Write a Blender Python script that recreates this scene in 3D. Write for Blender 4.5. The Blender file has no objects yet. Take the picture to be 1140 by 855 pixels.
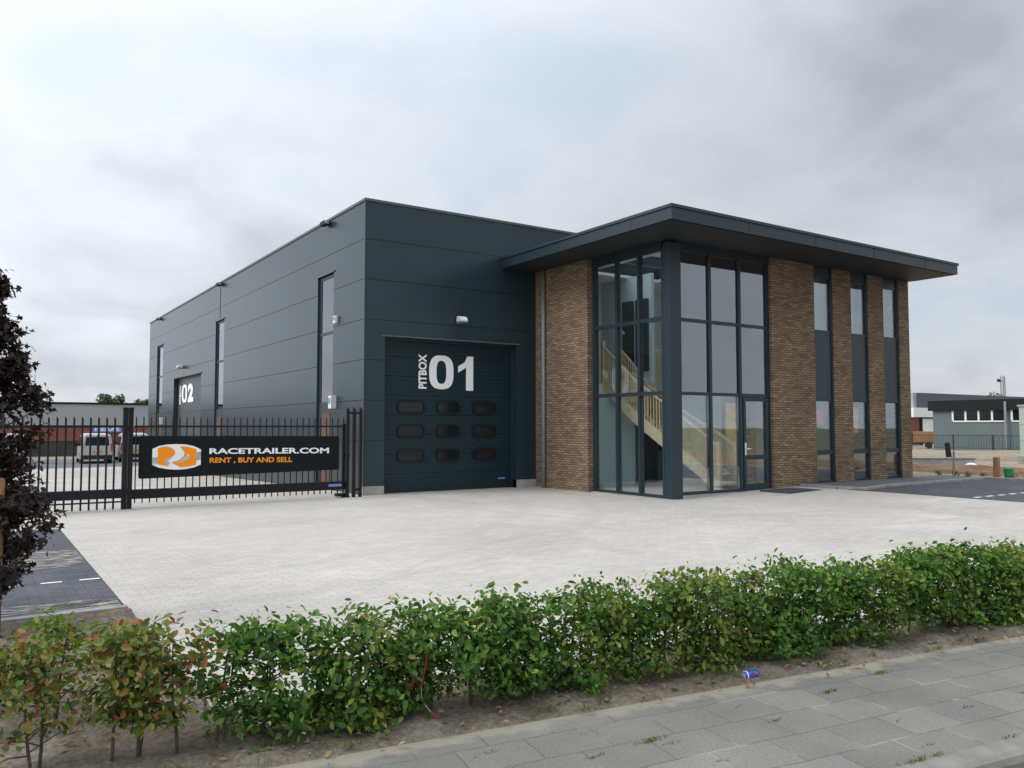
import bpy, math, random
from mathutils import Vector, Matrix, noise
R=random.Random(7)
SC=bpy.context.scene
COL=SC.collection
PI=math.pi
# ------------------------------------------------------------------ tagging
def tag(o,label=None,cat=None,group=None,kind=None):
    if label: o['label']=label
    if cat: o['category']=cat
    if group: o['group']=group
    if kind: o['kind']=kind
    return o
def thing(name,label,cat,loc=(0,0,0),group=None,rz=0):
    o=bpy.data.objects.new(name,None); COL.objects.link(o)
    o.location=loc; o.rotation_euler=(0,0,rz); o.empty_display_size=.2
    return tag(o,label,cat,group)
# ------------------------------------------------------------------ mesh builder
class MB:
    def __init__(s): s.v=[];s.f=[]
    def add(s,vs,fs):
        n=len(s.v); s.v+=[tuple(v) for v in vs]; s.f+=[tuple(i+n for i in f) for f in fs]; return s
    def box(s,x0,x1,y0,y1,z0,z1):
        return s.add([(x0,y0,z0),(x1,y0,z0),(x1,y1,z0),(x0,y1,z0),(x0,y0,z1),(x1,y0,z1),(x1,y1,z1),(x0,y1,z1)],
          [(0,3,2,1),(4,5,6,7),(0,1,5,4),(1,2,6,5),(2,3,7,6),(3,0,4,7)])
    def quad(s,a,b,c,d): return s.add([a,b,c,d],[(0,1,2,3)])
    def tube(s,pts,rad,n=8,cap=True):
        pts=[Vector(p) for p in pts]
        rr=rad if isinstance(rad,(list,tuple)) else [rad]*len(pts)
        vs=[];fs=[]
        u=None
        for i,p in enumerate(pts):
            d=(pts[min(i+1,len(pts)-1)]-pts[max(i-1,0)]).normalized()
            if u is None:
                a=Vector((0,0,1)) if abs(d.z)<.9 else Vector((1,0,0)); u=d.cross(a).normalized()
            else: u=(u-d*u.dot(d)).normalized()
            w=d.cross(u)
            for k in range(n):
                t=2*PI*k/n; vs.append(p+u*math.cos(t)*rr[i]+w*math.sin(t)*rr[i])
        for i in range(len(pts)-1):
            for k in range(n):
                a=i*n+k;b=i*n+(k+1)%n; fs.append((a,b,b+n,a+n))
        if cap:
            fs.append(tuple(range(n-1,-1,-1))); fs.append(tuple(range(len(vs)-n,len(vs))))
        return s.add(vs,fs)
    def prism(s,poly,axis,a,b):
        # poly list of 2d points, extruded along axis from a to b
        def P(q,t):
            return (t,q[0],q[1]) if axis=='x' else (q[0],t,q[1]) if axis=='y' else (q[0],q[1],t)
        n=len(poly); vs=[P(q,a) for q in poly]+[P(q,b) for q in poly]
        fs=[tuple(range(n)),tuple(range(2*n-1,n-1,-1))]+[(i,i+n,(i+1)%n+n,(i+1)%n) for i in range(n)]
        return s.add(vs,fs)
    def build(s,name,mat,parent=None,loc=None,bevel=0,smooth=False,fixn=True):
        me=bpy.data.meshes.new(name); me.from_pydata(s.v,[],s.f); me.validate()
        if fixn:
            import bmesh
            bm=bmesh.new(); bm.from_mesh(me); bmesh.ops.recalc_face_normals(bm,faces=bm.faces); bm.to_mesh(me); bm.free()
        if smooth:
            for p in me.polygons: p.use_smooth=True
        me.materials.append(mat)
        o=bpy.data.objects.new(name,me); COL.objects.link(o)
        if parent:
            o.parent=parent
        if loc: o.location=loc
        if bevel:
            b=o.modifiers.new('bevel','BEVEL'); b.width=bevel; b.segments=2; b.limit_method='ANGLE'
        return o
def child(mb,name,mat,parent,**k):
    """build a part given in world coordinates under a parent standing anywhere (unrotated)"""
    o=mb.build(name,mat,parent,**k)
    w=Vector(parent.location)
    if parent.parent: w=w+Vector(parent.parent.location)
    o.data.transform(Matrix.Translation(-w))
    return o
# ------------------------------------------------------------------ materials
def mat(name):
    m=bpy.data.materials.new(name); m.use_nodes=True; nt=m.node_tree; nt.nodes.clear()
    out=nt.nodes.new('ShaderNodeOutputMaterial'); return m,nt,out
def N(nt,t,**k):
    n=nt.nodes.new(t)
    for a,b in k.items():
        if a.startswith('i_'):
            n.inputs[a[2:].replace('_',' ')].default_value=b
        else: setattr(n,a,b)
    return n
def ramp(nt,stops,interp='LINEAR'):
    r=nt.nodes.new('ShaderNodeValToRGB'); r.color_ramp.interpolation=interp
    e=r.color_ramp.elements
    while len(e)<len(stops): e.new(.5)
    for q,(p,c) in zip(e,stops): q.position=p; q.color=(c[0],c[1],c[2],1)
    return r
def L(nt,a,b): nt.links.new(a,b)
def mixc(nt,fac,a,b,mode='MIX'):
    m=nt.nodes.new('ShaderNodeMix'); m.data_type='RGBA'; m.blend_type=mode
    for s,v in ((0,fac),(6,a),(7,b)):
        if hasattr(v,'links'): nt.links.new(v,m.inputs[s])
        elif s==0: m.inputs[0].default_value=v
        else: m.inputs[s].default_value=(*v,1) if len(v)==3 else v
    return m.outputs[2]
def simple(name,c,rough=.6,var=.12,scale=6,metal=0,bump=0,bscale=60,spec=.5):
    m,nt,out=mat(name)
    b=N(nt,'ShaderNodeBsdfPrincipled'); b.inputs['Roughness'].default_value=rough; b.inputs['Metallic'].default_value=metal
    b.inputs['Specular IOR Level'].default_value=spec
    tc=N(nt,'ShaderNodeTexCoord'); n=N(nt,'ShaderNodeTexNoise'); n.inputs['Scale'].default_value=scale; n.inputs['Detail'].default_value=6
    L(nt,tc.outputs['Object'],n.inputs['Vector'])
    r=ramp(nt,[(.3,[x*(1-var) for x in c]),(.7,[min(1,x*(1+var)) for x in c])]); L(nt,n.outputs[0],r.inputs[0]); L(nt,r.outputs[0],b.inputs['Base Color'])
    if bump:
        n2=N(nt,'ShaderNodeTexNoise'); n2.inputs['Scale'].default_value=bscale; n2.inputs['Detail'].default_value=4; L(nt,tc.outputs['Object'],n2.inputs['Vector'])
        bp=N(nt,'ShaderNodeBump'); bp.inputs['Strength'].default_value=bump; bp.inputs['Distance'].default_value=.02; L(nt,n2.outputs[0],bp.inputs['Height']); L(nt,bp.outputs[0],b.inputs['Normal'])
    L(nt,b.outputs[0],out.inputs[0]); return m
M={}
M['clad']=simple('anthracite_cladding',(.017,.033,.041),.27,.07,.7,bump=.03,bscale=3)
for n_ in M['clad'].node_tree.nodes:
    if n_.type=='BSDF_PRINCIPLED': n_.inputs['Specular Tint'].default_value=(.88,1.0,1.04,1)
M['cladgap']=simple('cladding_joint',(.012,.015,.017),.8)
M['trim']=simple('roof_trim_metal',(.075,.093,.095),.4,.06,2)
M['frame']=simple('slate_blue_frame',(.013,.028,.040),.4,.05,3)
M['infill']=simple('slate_infill_panel',(.020,.033,.043),.4,.06,1.5)
M['soffit']=simple('soffit_panel',(.017,.021,.025),.55,.08,1)
M['door']=simple('overhead_door_teal',(.006,.022,.032),.42,.12,1.2,spec=.35)
M['black']=simple('black_powder_coat',(.007,.007,.010),.5,.2,4,spec=.3)
M['signblack']=simple('sign_board_black',(.006,.009,.011),.7,.1,4,spec=.2)
M['white']=simple('white_lettering',(.88,.88,.88),.5,.03,3)
M['orange']=simple('orange_lettering',(.95,.30,.012),.6,.03,3,spec=.2)
M['silver']=simple('silver_print',(.42,.43,.44),.4,.3,9)
M['concrete']=simple('grey_concrete',(.33,.33,.31),.9,.18,4,bump=.3)
M['kerb']=simple('concrete_kerb',(.27,.27,.255),.9,.22,5,bump=.3)
M['pipe']=simple('zinc_pipe',(.22,.24,.25),.45,.1,5)
M['lampwhite']=simple('white_plastic',(.7,.7,.68),.4,.04,5)
M['brown']=simple('red_brown_mullion_reflection',(.10,.045,.032),.5,.2,3)
M['wood']=simple('pale_birch_wood',(.72,.61,.40),.5,.12,7)
M['stake']=simple('sawn_timber',(.30,.17,.075),.8,.25,9,bump=.3)
M['bark']=simple('bark',(.085,.065,.05),.9,.35,30,bump=.6)
M['inwall']=simple('pale_plaster',(.72,.74,.71),.8,.03,2)
M['inwall2']=simple('blue_grey_partition',(.48,.60,.62),.7,.04,2)
M['infloor']=simple('grey_tile_floor',(.40,.41,.40),.5,.1,3)
M['ceiling']=simple('ceiling_white',(.80,.82,.80),.8,.03,2)
M['blind']=simple('pale_blind',(.62,.62,.60),.8,.05,6)
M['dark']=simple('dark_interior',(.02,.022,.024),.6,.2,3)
M['red']=simple('red_plastic',(.45,.03,.02),.4,.1,4)
M['tape']=simple('red_tape',(.28,.025,.045),.4,.15,12)
M['tapew']=simple('white_tape',(.4,.38,.35),.4,.15,12)
M['blue']=simple('blue_paint',(.02,.09,.45),.3,.1,10)
M['signblue']=simple('blue_sign',(.16,.27,.60),.5,.1,4)
M['green']=simple('green_plastic',(.01,.28,.12),.4,.1,4)
M['vanw']=simple('white_car_paint',(.46,.47,.48),.3,.06,2)
M['tyre']=simple('black_rubber',(.015,.015,.015),.8,.2,8)
M['greywall']=simple('grey_render',(.125,.155,.16),.85,.05,1)
M['darkgrey']=simple('dark_blue_grey_cladding',(.07,.095,.11),.6,.05,.3)
M['palegrey']=simple('pale_grey_cladding',(.33,.345,.345),.7,.05,.3)
M['fascia']=simple('charcoal_fascia',(.010,.012,.016),.7,.1,1,spec=.25)
M['whitewall']=simple('white_cladding',(.72,.74,.72),.6,.03,1)
M['farbrick']=simple('far_red_brick',(.20,.075,.055),.9,.25,2)
M['mint']=simple('pale_green_steel',(.36,.44,.38),.6,.05,2)
M['farleaf']=simple('far_tree_foliage',(.05,.085,.03),.8,.5,1.3)
M['poster']=simple('orange_poster',(.85,.14,.03),.6,.15,5)
M['shelfwood']=simple('amber_wood',(.70,.42,.11),.5,.3,6)
M['sand']=simple('pale_sand',(.42,.38,.31),.95,.15,5)

def glass(name,tint=(.975,.99,.985),boost=.6,base=.005):
    m,nt,out=mat(name)
    t=N(nt,'ShaderNodeBsdfTransparent'); t.inputs[0].default_value=(*tint,1)
    g=N(nt,'ShaderNodeBsdfGlossy'); g.inputs['Roughness'].default_value=.015; g.inputs['Color'].default_value=(.92,.96,1,1)
    f=N(nt,'ShaderNodeFresnel'); f.inputs['IOR'].default_value=1.55
    tc=N(nt,'ShaderNodeTexCoord'); n=N(nt,'ShaderNodeTexNoise'); n.inputs['Scale'].default_value=.9; L(nt,tc.outputs['Object'],n.inputs['Vector'])
    bp=N(nt,'ShaderNodeBump'); bp.inputs['Strength'].default_value=.05; bp.inputs['Distance'].default_value=.02; L(nt,n.outputs[0],bp.inputs['Height'])
    L(nt,bp.outputs[0],g.inputs['Normal'])
    mu=N(nt,'ShaderNodeMath',operation='MULTIPLY_ADD',use_clamp=True); mu.inputs[1].default_value=boost; mu.inputs[2].default_value=base; L(nt,f.outputs[0],mu.inputs[0])
    mx=N(nt,'ShaderNodeMixShader'); L(nt,mu.outputs[0],mx.inputs[0]); L(nt,t.outputs[0],mx.inputs[1]); L(nt,g.outputs[0],mx.inputs[2]); L(nt,mx.outputs[0],out.inputs[0])
    return m
M['glass']=glass('window_glass')
M['glassoff']=glass('coated_facade_glass',(.97,.985,.983),1.0,.24)
M['glassclear']=glass('clear_facade_glass',(.965,.988,.985),.16,.0)
M['glassside']=glass('side_window_glass',(.9,.94,.94),1.3,.05)
M['darkglass']=simple('dark_glass',(.008,.012,.014),.12,.3,3,spec=.45)

def wallcoord(nt):
    """U = x+y (walls are axis aligned), V = z"""
    tc=N(nt,'ShaderNodeTexCoord'); s=N(nt,'ShaderNodeSeparateXYZ'); L(nt,tc.outputs['Object'],s.inputs[0])
    a=N(nt,'ShaderNodeMath',operation='ADD'); L(nt,s.outputs[0],a.inputs[0]); L(nt,s.outputs[1],a.inputs[1])
    c=N(nt,'ShaderNodeCombineXYZ'); L(nt,a.outputs[0],c.inputs[0]); L(nt,s.outputs[2],c.inputs[1]); return tc,c
def brickmat():
    m,nt,out=mat('mixed_brown_brick'); tc,c=wallcoord(nt)
    br=N(nt,'ShaderNodeTexBrick'); L(nt,c.outputs[0],br.inputs['Vector'])
    br.inputs['Scale'].default_value=1; br.inputs['Brick Width'].default_value=.205; br.inputs['Row Height'].default_value=.062
    br.inputs['Mortar Size'].default_value=.0105; br.inputs['Mortar Smooth'].default_value=.3; br.inputs['Bias'].default_value=0
    br.inputs['Color1'].default_value=(0,0,0,1); br.inputs['Color2'].default_value=(1,1,1,1); br.inputs['Mortar'].default_value=(.5,.5,.5,1)
    r=ramp(nt,[(0,(.17,.115,.078)),(.25,(.205,.14,.086)),(.5,(.29,.205,.12)),(.75,(.245,.165,.10)),(.9,(.34,.25,.15)),(1,(.31,.22,.135))])
    L(nt,br.outputs[0],r.inputs[0])
    n=N(nt,'ShaderNodeTexNoise'); n.inputs['Scale'].default_value=1.1; n.inputs['Detail'].default_value=5; L(nt,tc.outputs['Object'],n.inputs['Vector'])
    r2=ramp(nt,[(.3,(.8,.8,.82)),(.7,(1.12,1.1,1.06))]); L(nt,n.outputs[0],r2.inputs[0])
    n3=N(nt,'ShaderNodeTexNoise'); n3.inputs['Scale'].default_value=40; n3.inputs['Detail'].default_value=4; L(nt,tc.outputs['Object'],n3.inputs['Vector'])
    r3=ramp(nt,[(.3,(.85,.85,.85)),(.7,(1.15,1.15,1.15))]); L(nt,n3.outputs[0],r3.inputs[0])
    c1=mixc(nt,1,r.outputs[0],r2.outputs[0],'MULTIPLY'); c1=mixc(nt,1,c1,r3.outputs[0],'MULTIPLY')
    c2=mixc(nt,br.outputs['Fac'],c1,(.072,.060,.050))
    b=N(nt,'ShaderNodeBsdfPrincipled'); b.inputs['Roughness'].default_value=.9; L(nt,c2,b.inputs['Base Color'])
    bp=N(nt,'ShaderNodeBump'); bp.inputs['Strength'].default_value=.8; bp.inputs['Distance'].default_value=-.012; L(nt,br.outputs['Fac'],bp.inputs['Height']); L(nt,bp.outputs[0],b.inputs['Normal'])
    L(nt,b.outputs[0],out.inputs[0]); return m
M['brick']=brickmat()

def paver(name,c1,c2,mort,w,h,ms,rot=0,dirt=None,dirtamt=.5,stain=.25,rough=.9,big=.35,arcs=False,sandedge=None):
    m,nt,out=mat(name); tc=N(nt,'ShaderNodeTexCoord'); mp=N(nt,'ShaderNodeMapping'); mp.inputs['Rotation'].default_value=(0,0,rot); L(nt,tc.outputs['Object'],mp.inputs['Vector'])
    # slight waviness so that the courses are not ruler-straight
    nw=N(nt,'ShaderNodeTexNoise'); nw.inputs['Scale'].default_value=1.7; L(nt,mp.outputs[0],nw.inputs['Vector'])
    va=N(nt,'ShaderNodeVectorMath',operation='SCALE'); va.inputs['Scale'].default_value=w*.16; L(nt,nw.outputs['Color'],va.inputs[0])
    vb=N(nt,'ShaderNodeVectorMath',operation='ADD'); L(nt,mp.outputs[0],vb.inputs[0]); L(nt,va.outputs[0],vb.inputs[1])
    br=N(nt,'ShaderNodeTexBrick'); L(nt,vb.outputs[0],br.inputs['Vector']); br.inputs['Scale'].default_value=1
    br.inputs['Brick Width'].default_value=w; br.inputs['Row Height'].default_value=h; br.inputs['Mortar Size'].default_value=ms; br.inputs['Mortar Smooth'].default_value=.3
    br.inputs['Color1'].default_value=(*c1,1); br.inputs['Color2'].default_value=(*c2,1); br.inputs['Mortar'].default_value=(*mort,1)
    n=N(nt,'ShaderNodeTexNoise'); n.inputs['Scale'].default_value=big; n.inputs['Detail'].default_value=8; n.inputs['Roughness'].default_value=.62; L(nt,tc.outputs['Object'],n.inputs['Vector'])
    r=ramp(nt,[(.32,(1-stain,)*3),(.68,(1+stain*.35,)*3)]); L(nt,n.outputs[0],r.inputs[0])
    c=mixc(nt,1,br.outputs[0],r.outputs[0],'MULTIPLY')
    n2=N(nt,'ShaderNodeTexNoise'); n2.inputs['Scale'].default_value=55; n2.inputs['Detail'].default_value=5; L(nt,tc.outputs['Object'],n2.inputs['Vector'])
    r2=ramp(nt,[(.3,(.84,.84,.84)),(.7,(1.12,1.12,1.12))]); L(nt,n2.outputs[0],r2.inputs[0]); c=mixc(nt,1,c,r2.outputs[0],'MULTIPLY')
    if dirt:
        n3=N(nt,'ShaderNodeTexNoise'); n3.inputs['Scale'].default_value=.8; n3.inputs['Detail'].default_value=9; n3.inputs['Roughness'].default_value=.7; L(nt,tc.outputs['Object'],n3.inputs['Vector'])
        r3=ramp(nt,[(.56,(0,0,0)),(.72,(dirtamt,)*3)]); L(nt,n3.outputs[0],r3.inputs[0]); c=mixc(nt,r3.outputs[0],c,dirt)
    if arcs: # old tyre marks swung in arcs over the yard
        s=N(nt,'ShaderNodeVectorMath',operation='DISTANCE'); L(nt,tc.outputs['Object'],s.inputs[0]); s.inputs[1].default_value=(3,1.5,0)
        acc=None
        for (cx,cy,rad,wd) in ((16,15,6.0,.12),(16,15,7.45,.12),(1,20,10.5,.14),(1,20,12,.14),(10,2,8.8,.10)):
            s=N(nt,'ShaderNodeVectorMath',operation='DISTANCE'); L(nt,tc.outputs['Object'],s.inputs[0]); s.inputs[1].default_value=(cx,cy,0)
            a=N(nt,'ShaderNodeMath',operation='SUBTRACT'); L(nt,s.outputs['Value'],a.inputs[0]); a.inputs[1].default_value=rad
            a2=N(nt,'ShaderNodeMath',operation='ABSOLUTE'); L(nt,a.outputs[0],a2.inputs[0])
            a3=N(nt,'ShaderNodeMapRange'); a3.inputs['From Min'].default_value=wd*1.6; a3.inputs['From Max'].default_value=wd*.3; L(nt,a2.outputs[0],a3.inputs['Value'])
            if acc is None: acc=a3.outputs[0]
            else:
                mm=N(nt,'ShaderNodeMath',operation='MAXIMUM'); L(nt,acc,mm.inputs[0]); L(nt,a3.outputs[0],mm.inputs[1]); acc=mm.outputs[0]
        k=N(nt,'ShaderNodeMath',operation='MULTIPLY'); L(nt,acc,k.inputs[0]); L(nt,n.outputs[0],k.inputs[1])
        k2=N(nt,'ShaderNodeMath',operation='MULTIPLY'); L(nt,k.outputs[0],k2.inputs[0]); k2.inputs[1].default_value=.24
        c=mixc(nt,k2.outputs[0],c,(.2,.2,.19))
    if sandedge: # sand washed over the edge next to the planting bed: distance below line y = a + b x
        sx=N(nt,'ShaderNodeSeparateXYZ'); L(nt,tc.outputs['Object'],sx.inputs[0])
        a=N(nt,'ShaderNodeMath',operation='MULTIPLY_ADD'); L(nt,sx.outputs[0],a.inputs[0]); a.inputs[1].default_value=-sandedge[1]; L(nt,sx.outputs[1],a.inputs[2])
        d=N(nt,'ShaderNodeMath',operation='SUBTRACT'); d.inputs[0].default_value=sandedge[0]; L(nt,a.outputs[0],d.inputs[1])
        nn=N(nt,'ShaderNodeTexNoise'); nn.inputs['Scale'].default_value=3.5; nn.inputs['Detail'].default_value=8; nn.inputs['Roughness'].default_value=.65; L(nt,tc.outputs['Object'],nn.inputs['Vector'])
        e=N(nt,'ShaderNodeMath',operation='MULTIPLY_ADD'); L(nt,nn.outputs[0],e.inputs[0]); e.inputs[1].default_value=-.55; L(nt,d.outputs[0],e.inputs[2])
        q=N(nt,'ShaderNodeMapRange'); q.inputs['From Min'].default_value=-.14; q.inputs['From Max'].default_value=-.22; L(nt,e.outputs[0],q.inputs['Value'])
        c=mixc(nt,q.outputs[0],c,(.27,.245,.20))
        mg=N(nt,'ShaderNodeTexNoise'); mg.inputs['Scale'].default_value=2.2; mg.inputs['Detail'].default_value=3; L(nt,tc.outputs['Object'],mg.inputs['Vector'])
        mr=ramp(nt,[(.55,(0,0,0)),(.62,(1,1,1))]); L(nt,mg.outputs[0],mr.inputs[0])
        jm=N(nt,'ShaderNodeMath',operation='MULTIPLY'); L(nt,mr.outputs[0],jm.inputs[0]); L(nt,br.outputs['Fac'],jm.inputs[1])
        c=mixc(nt,jm.outputs[0],c,(.29,.275,.24))
    b=N(nt,'ShaderNodeBsdfPrincipled'); b.inputs['Roughness'].default_value=rough; L(nt,c,b.inputs['Base Color']); b.inputs['Specular IOR Level'].default_value=.3
    bp=N(nt,'ShaderNodeBump'); bp.inputs['Strength'].default_value=.5; bp.inputs['Distance'].default_value=-.006; L(nt,br.outputs['Fac'],bp.inputs['Height'])
    bp2=N(nt,'ShaderNodeBump'); bp2.inputs['Strength'].default_value=.25; bp2.inputs['Distance'].default_value=.006; L(nt,n2.outputs[0],bp2.inputs['Height']); L(nt,bp.outputs[0],bp2.inputs['Normal']); L(nt,bp2.outputs[0],b.inputs['Normal'])
    L(nt,b.outputs[0],out.inputs[0]); return m
M['yard']=paver('light_concrete_pavers',(.44,.415,.372),(.50,.472,.428),(.355,.335,.298),.21,.105,.005,dirt=(.58,.555,.51),dirtamt=.5,stain=.16,arcs=True)
M['park']=paver('dark_concrete_pavers',(.055,.062,.078),(.085,.092,.11),(.035,.038,.045),.21,.105,.006,dirt=(.22,.215,.21),dirtamt=.35,stain=.3,rough=.7,big=.6)
M['walk']=paver('pavement_slabs',(.170,.163,.150),(.212,.204,.188),(.138,.128,.108),.40,.29,.005,rot=math.radians(8.4),dirt=(.15,.145,.13),dirtamt=.6,stain=.22,big=1.1,sandedge=(4.283,-.1475))
M['road']=paver('red_brick_road',(.16,.075,.07),(.22,.11,.10),(.16,.14,.12),.21,.105,.008,rot=math.radians(8.4),dirt=(.30,.27,.22),dirtamt=.8,stain=.25,big=1.5)
M['frontwalk']=paver('dark_grey_tiles',(.12,.13,.135),(.16,.17,.175),(.07,.07,.07),.30,.30,.006,stain=.2)

def soilmat(name,cols,scale=3.0,bs=35,bump=.8):
    m,nt,out=mat(name); tc=N(nt,'ShaderNodeTexCoord')
    n=N(nt,'ShaderNodeTexNoise'); n.inputs['Scale'].default_value=scale; n.inputs['Detail'].default_value=10; n.inputs['Roughness'].default_value=.65; L(nt,tc.outputs['Object'],n.inputs['Vector'])
    r=ramp(nt,[(.3+.4*i/(len(cols)-1),c) for i,c in enumerate(cols)]); L(nt,n.outputs[0],r.inputs[0])
    n2=N(nt,'ShaderNodeTexNoise'); n2.inputs['Scale'].default_value=bs; n2.inputs['Detail'].default_value=8; L(nt,tc.outputs['Object'],n2.inputs['Vector'])
    r2=ramp(nt,[(.3,(.65,.65,.65)),(.7,(1.25,1.25,1.25))]); L(nt,n2.outputs[0],r2.inputs[0])
    c=mixc(nt,1,r.outputs[0],r2.outputs[0],'MULTIPLY')
    b=N(nt,'ShaderNodeBsdfPrincipled'); b.inputs['Roughness'].default_value=1; b.inputs['Specular IOR Level'].default_value=.1; L(nt,c,b.inputs['Base Color'])
    bp=N(nt,'ShaderNodeBump'); bp.inputs['Strength'].default_value=bump; bp.inputs['Distance'].default_value=.02; L(nt,n2.outputs[0],bp.inputs['Height']); L(nt,bp.outputs[0],b.inputs['Normal'])
    L(nt,b.outputs[0],out.inputs[0]); return m
M['soil']=soilmat('hedge_soil',[(.105,.085,.065),(.17,.145,.115),(.27,.24,.195)],1.6)
M['ground']=soilmat('sandy_waste_ground',[(.16,.13,.09),(.30,.25,.19),(.34,.30,.25)],.18,6,.4)
M['mound']=soilmat('red_brown_earth',[(.13,.075,.045),(.22,.14,.09),(.28,.2,.14)],.8,9,.9)

def leafmat(name,stops,trans=.35):
    m,nt,out=mat(name); g=N(nt,'ShaderNodeNewGeometry')
    r=ramp(nt,stops); L(nt,g.outputs['Random Per Island'],r.inputs[0])
    b=N(nt,'ShaderNodeBsdfPrincipled'); b.inputs['Roughness'].default_value=.5; b.inputs['Specular IOR Level'].default_value=.35; L(nt,r.outputs[0],b.inputs['Base Color'])
    t=N(nt,'ShaderNodeBsdfTranslucent'); br=mixc(nt,1,r.outputs[0],(1.5,1.7,.7),'MULTIPLY'); L(nt,br,t.inputs[0])
    mx=N(nt,'ShaderNodeMixShader'); mx.inputs[0].default_value=trans; L(nt,b.outputs[0],mx.inputs[1]); L(nt,t.outputs[0],mx.inputs[2]); L(nt,mx.outputs[0],out.inputs[0]); return m
M['leafg']=leafmat('hedge_leaves_green',[(0,(.028,.075,.014)),(.35,(.052,.13,.02)),(.7,(.09,.19,.03)),(.93,(.16,.27,.04)),(1,(.30,.32,.07))])
M['leafy']=leafmat('hedge_leaves_yellowing',[(0,(.035,.085,.016)),(.4,(.075,.155,.026)),(.75,(.15,.22,.035)),(.95,(.27,.28,.05)),(1,(.20,.12,.04))])
M['leafo']=leafmat('hedge_leaves_autumn',[(0,(.04,.085,.018)),(.35,(.09,.15,.025)),(.62,(.18,.215,.04)),(.8,(.26,.19,.05)),(.93,(.28,.09,.035)),(1,(.10,.03,.02))])
M['leafp']=leafmat('purple_maple_leaves',[(0,(.011,.008,.007)),(.5,(.024,.012,.012)),(.85,(.042,.020,.016)),(1,(.06,.04,.02))],.2)
M['leaft']=leafmat('distant_tree_leaves',[(0,(.025,.05,.02)),(.5,(.05,.09,.03)),(1,(.10,.14,.05))],.2)
M['dry']=leafmat('dry_leaves',[(0,(.12,.06,.03)),(.5,(.22,.13,.06)),(1,(.32,.24,.12))],.1)
M['grass']=leafmat('grass_tufts',[(0,(.05,.09,.02)),(.6,(.12,.17,.035)),(1,(.22,.22,.08))],.3)

# ------------------------------------------------------------------ terrain height
def zg(x,y): return .14*min(1,max(0,(x-13)/5))-.6*min(1,max(0,(y-20)/30))
def sheet(name,m,xs,ylo,yhi,dz,ymid=(20,50),thick=0,kind='structure',zf=None):
    zf=zf or zg
    mb=MB(); cols=[]
    for x in xs:
        a,b=ylo(x),yhi(x); ys=[a]+[y for y in ymid if min(ylo(q) for q in xs)<y<min(yhi(q) for q in xs)]+[b]; cols.append([(x,y,zf(x,y)+dz) for y in ys])
    for A,B in zip(cols,cols[1:]):
        for i in range(len(A)-1):
            mb.quad(A[i],B[i],B[i+1],A[i+1])
            if thick and i==0: mb.quad(A[0],B[0],(B[0][0],B[0][1],B[0][2]-thick),(A[0][0],A[0][1],A[0][2]-thick))
            if thick and i==len(A)-2: mb.quad(A[-1],B[-1],(B[-1][0],B[-1][1],B[-1][2]-thick),(A[-1][0],A[-1][1],A[-1][2]-thick))
    o=mb.build(name,m,fixn=False)
    me=o.data; 
    if kind: tag(o,kind=kind)
    return o
XS=[-12,1.25,13,18,19.4]
S=lambda x:4.283-.1475*x        # pavement edge
B2=lambda x:5.30-.1475*x        # back of planting bed
K=lambda x:2.93-.1475*x         # kerb
def zt(x,y): return zg(x,y)-(.16 if y<5.4 else 0)
sheet('ground',M['ground'],[-500,13,18,600],lambda x:-300,lambda x:600,0,ymid=(-60,5.39,5.6,20,50),zf=zt)
sheet('yard_paving',M['yard'],[1.25,13,17.85],B2,lambda x:50,.004)
sheet('rear_yard_paving',M['yard'],[-14,1.25],lambda x:15.3,lambda x:50,.004)
sheet('car_park',M['park'],[-14,1.25],lambda x:8.36,lambda x:15.3,.004)
sheet('visitor_car_park',M['park'],[17.85,18,24.6],lambda x:-2,lambda x:12.02,.004)
sheet('access_strip',simple('grey_asphalt',(.12,.13,.125),.9,.15,1),[-30,13,18,30],lambda x:50,lambda x:64,.004)
sheet('pavement',M['walk'],[-20,13,18,40],K,S,0,thick=.16)
sheet('road',M['road'],[-60,13,18,80],lambda x:-8,lambda x:K(x)-.15,-.11)
sheet('grass_verge',soilmat('worn_grass',[(.08,.085,.055),(.13,.125,.09),(.17,.16,.13)],.5,9,.5),[-500,13,18,500],lambda x:-300,lambda x:-8,-.10)
# kerb stone with a rounded nose
mb=MB()
prof=[(-.15,-.16),(-.15,-.045),(-.135,-.015),(-.105,.0),(-.06,.006),(0,.006),(0,-.16)]
xs=[-20,13,18,40]
for i in range(len(prof)-1):
    for a,b in zip(xs,xs[1:]):
        p,q=prof[i],prof[i+1]
        mb.quad((a,K(a)+p[0],zg(a,0)+p[1]),(b,K(b)+p[0],zg(b,0)+p[1]),(b,K(b)+q[0],zg(b,0)+q[1]),(a,K(a)+q[0],zg(a,0)+q[1]))
tag(mb.build('kerb',simple('worn_street_kerb',(.20,.192,.175),.9,.25,5,bump=.3),smooth=True),kind='structure')
# edging of car parks / bed
mb=MB(); mb.box(-14,1.25,8.26,8.36,-.1,.035); tag(mb.build('edging_kerb',M['kerb'],bevel=.008),kind='structure')
mb=MB()
for a,b in ((1.3,13),(13,18),(18,30)):
    mb.add([(a,B2(a)-.06,zg(a,0)-.1),(b,B2(b)-.06,zg(b,0)-.1),(b,B2(b),zg(b,0)-.1),(a,B2(a),zg(a,0)-.1),(a,B2(a)-.06,zg(a,0)+.02),(b,B2(b)-.06,zg(b,0)+.02),(b,B2(b),zg(b,0)+.02),(a,B2(a),zg(a,0)+.02)],[(4,5,6,7),(0,1,5,4),(3,2,6,7)])
tag(mb.build('bed_edging',M['concrete']),kind='structure')
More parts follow.
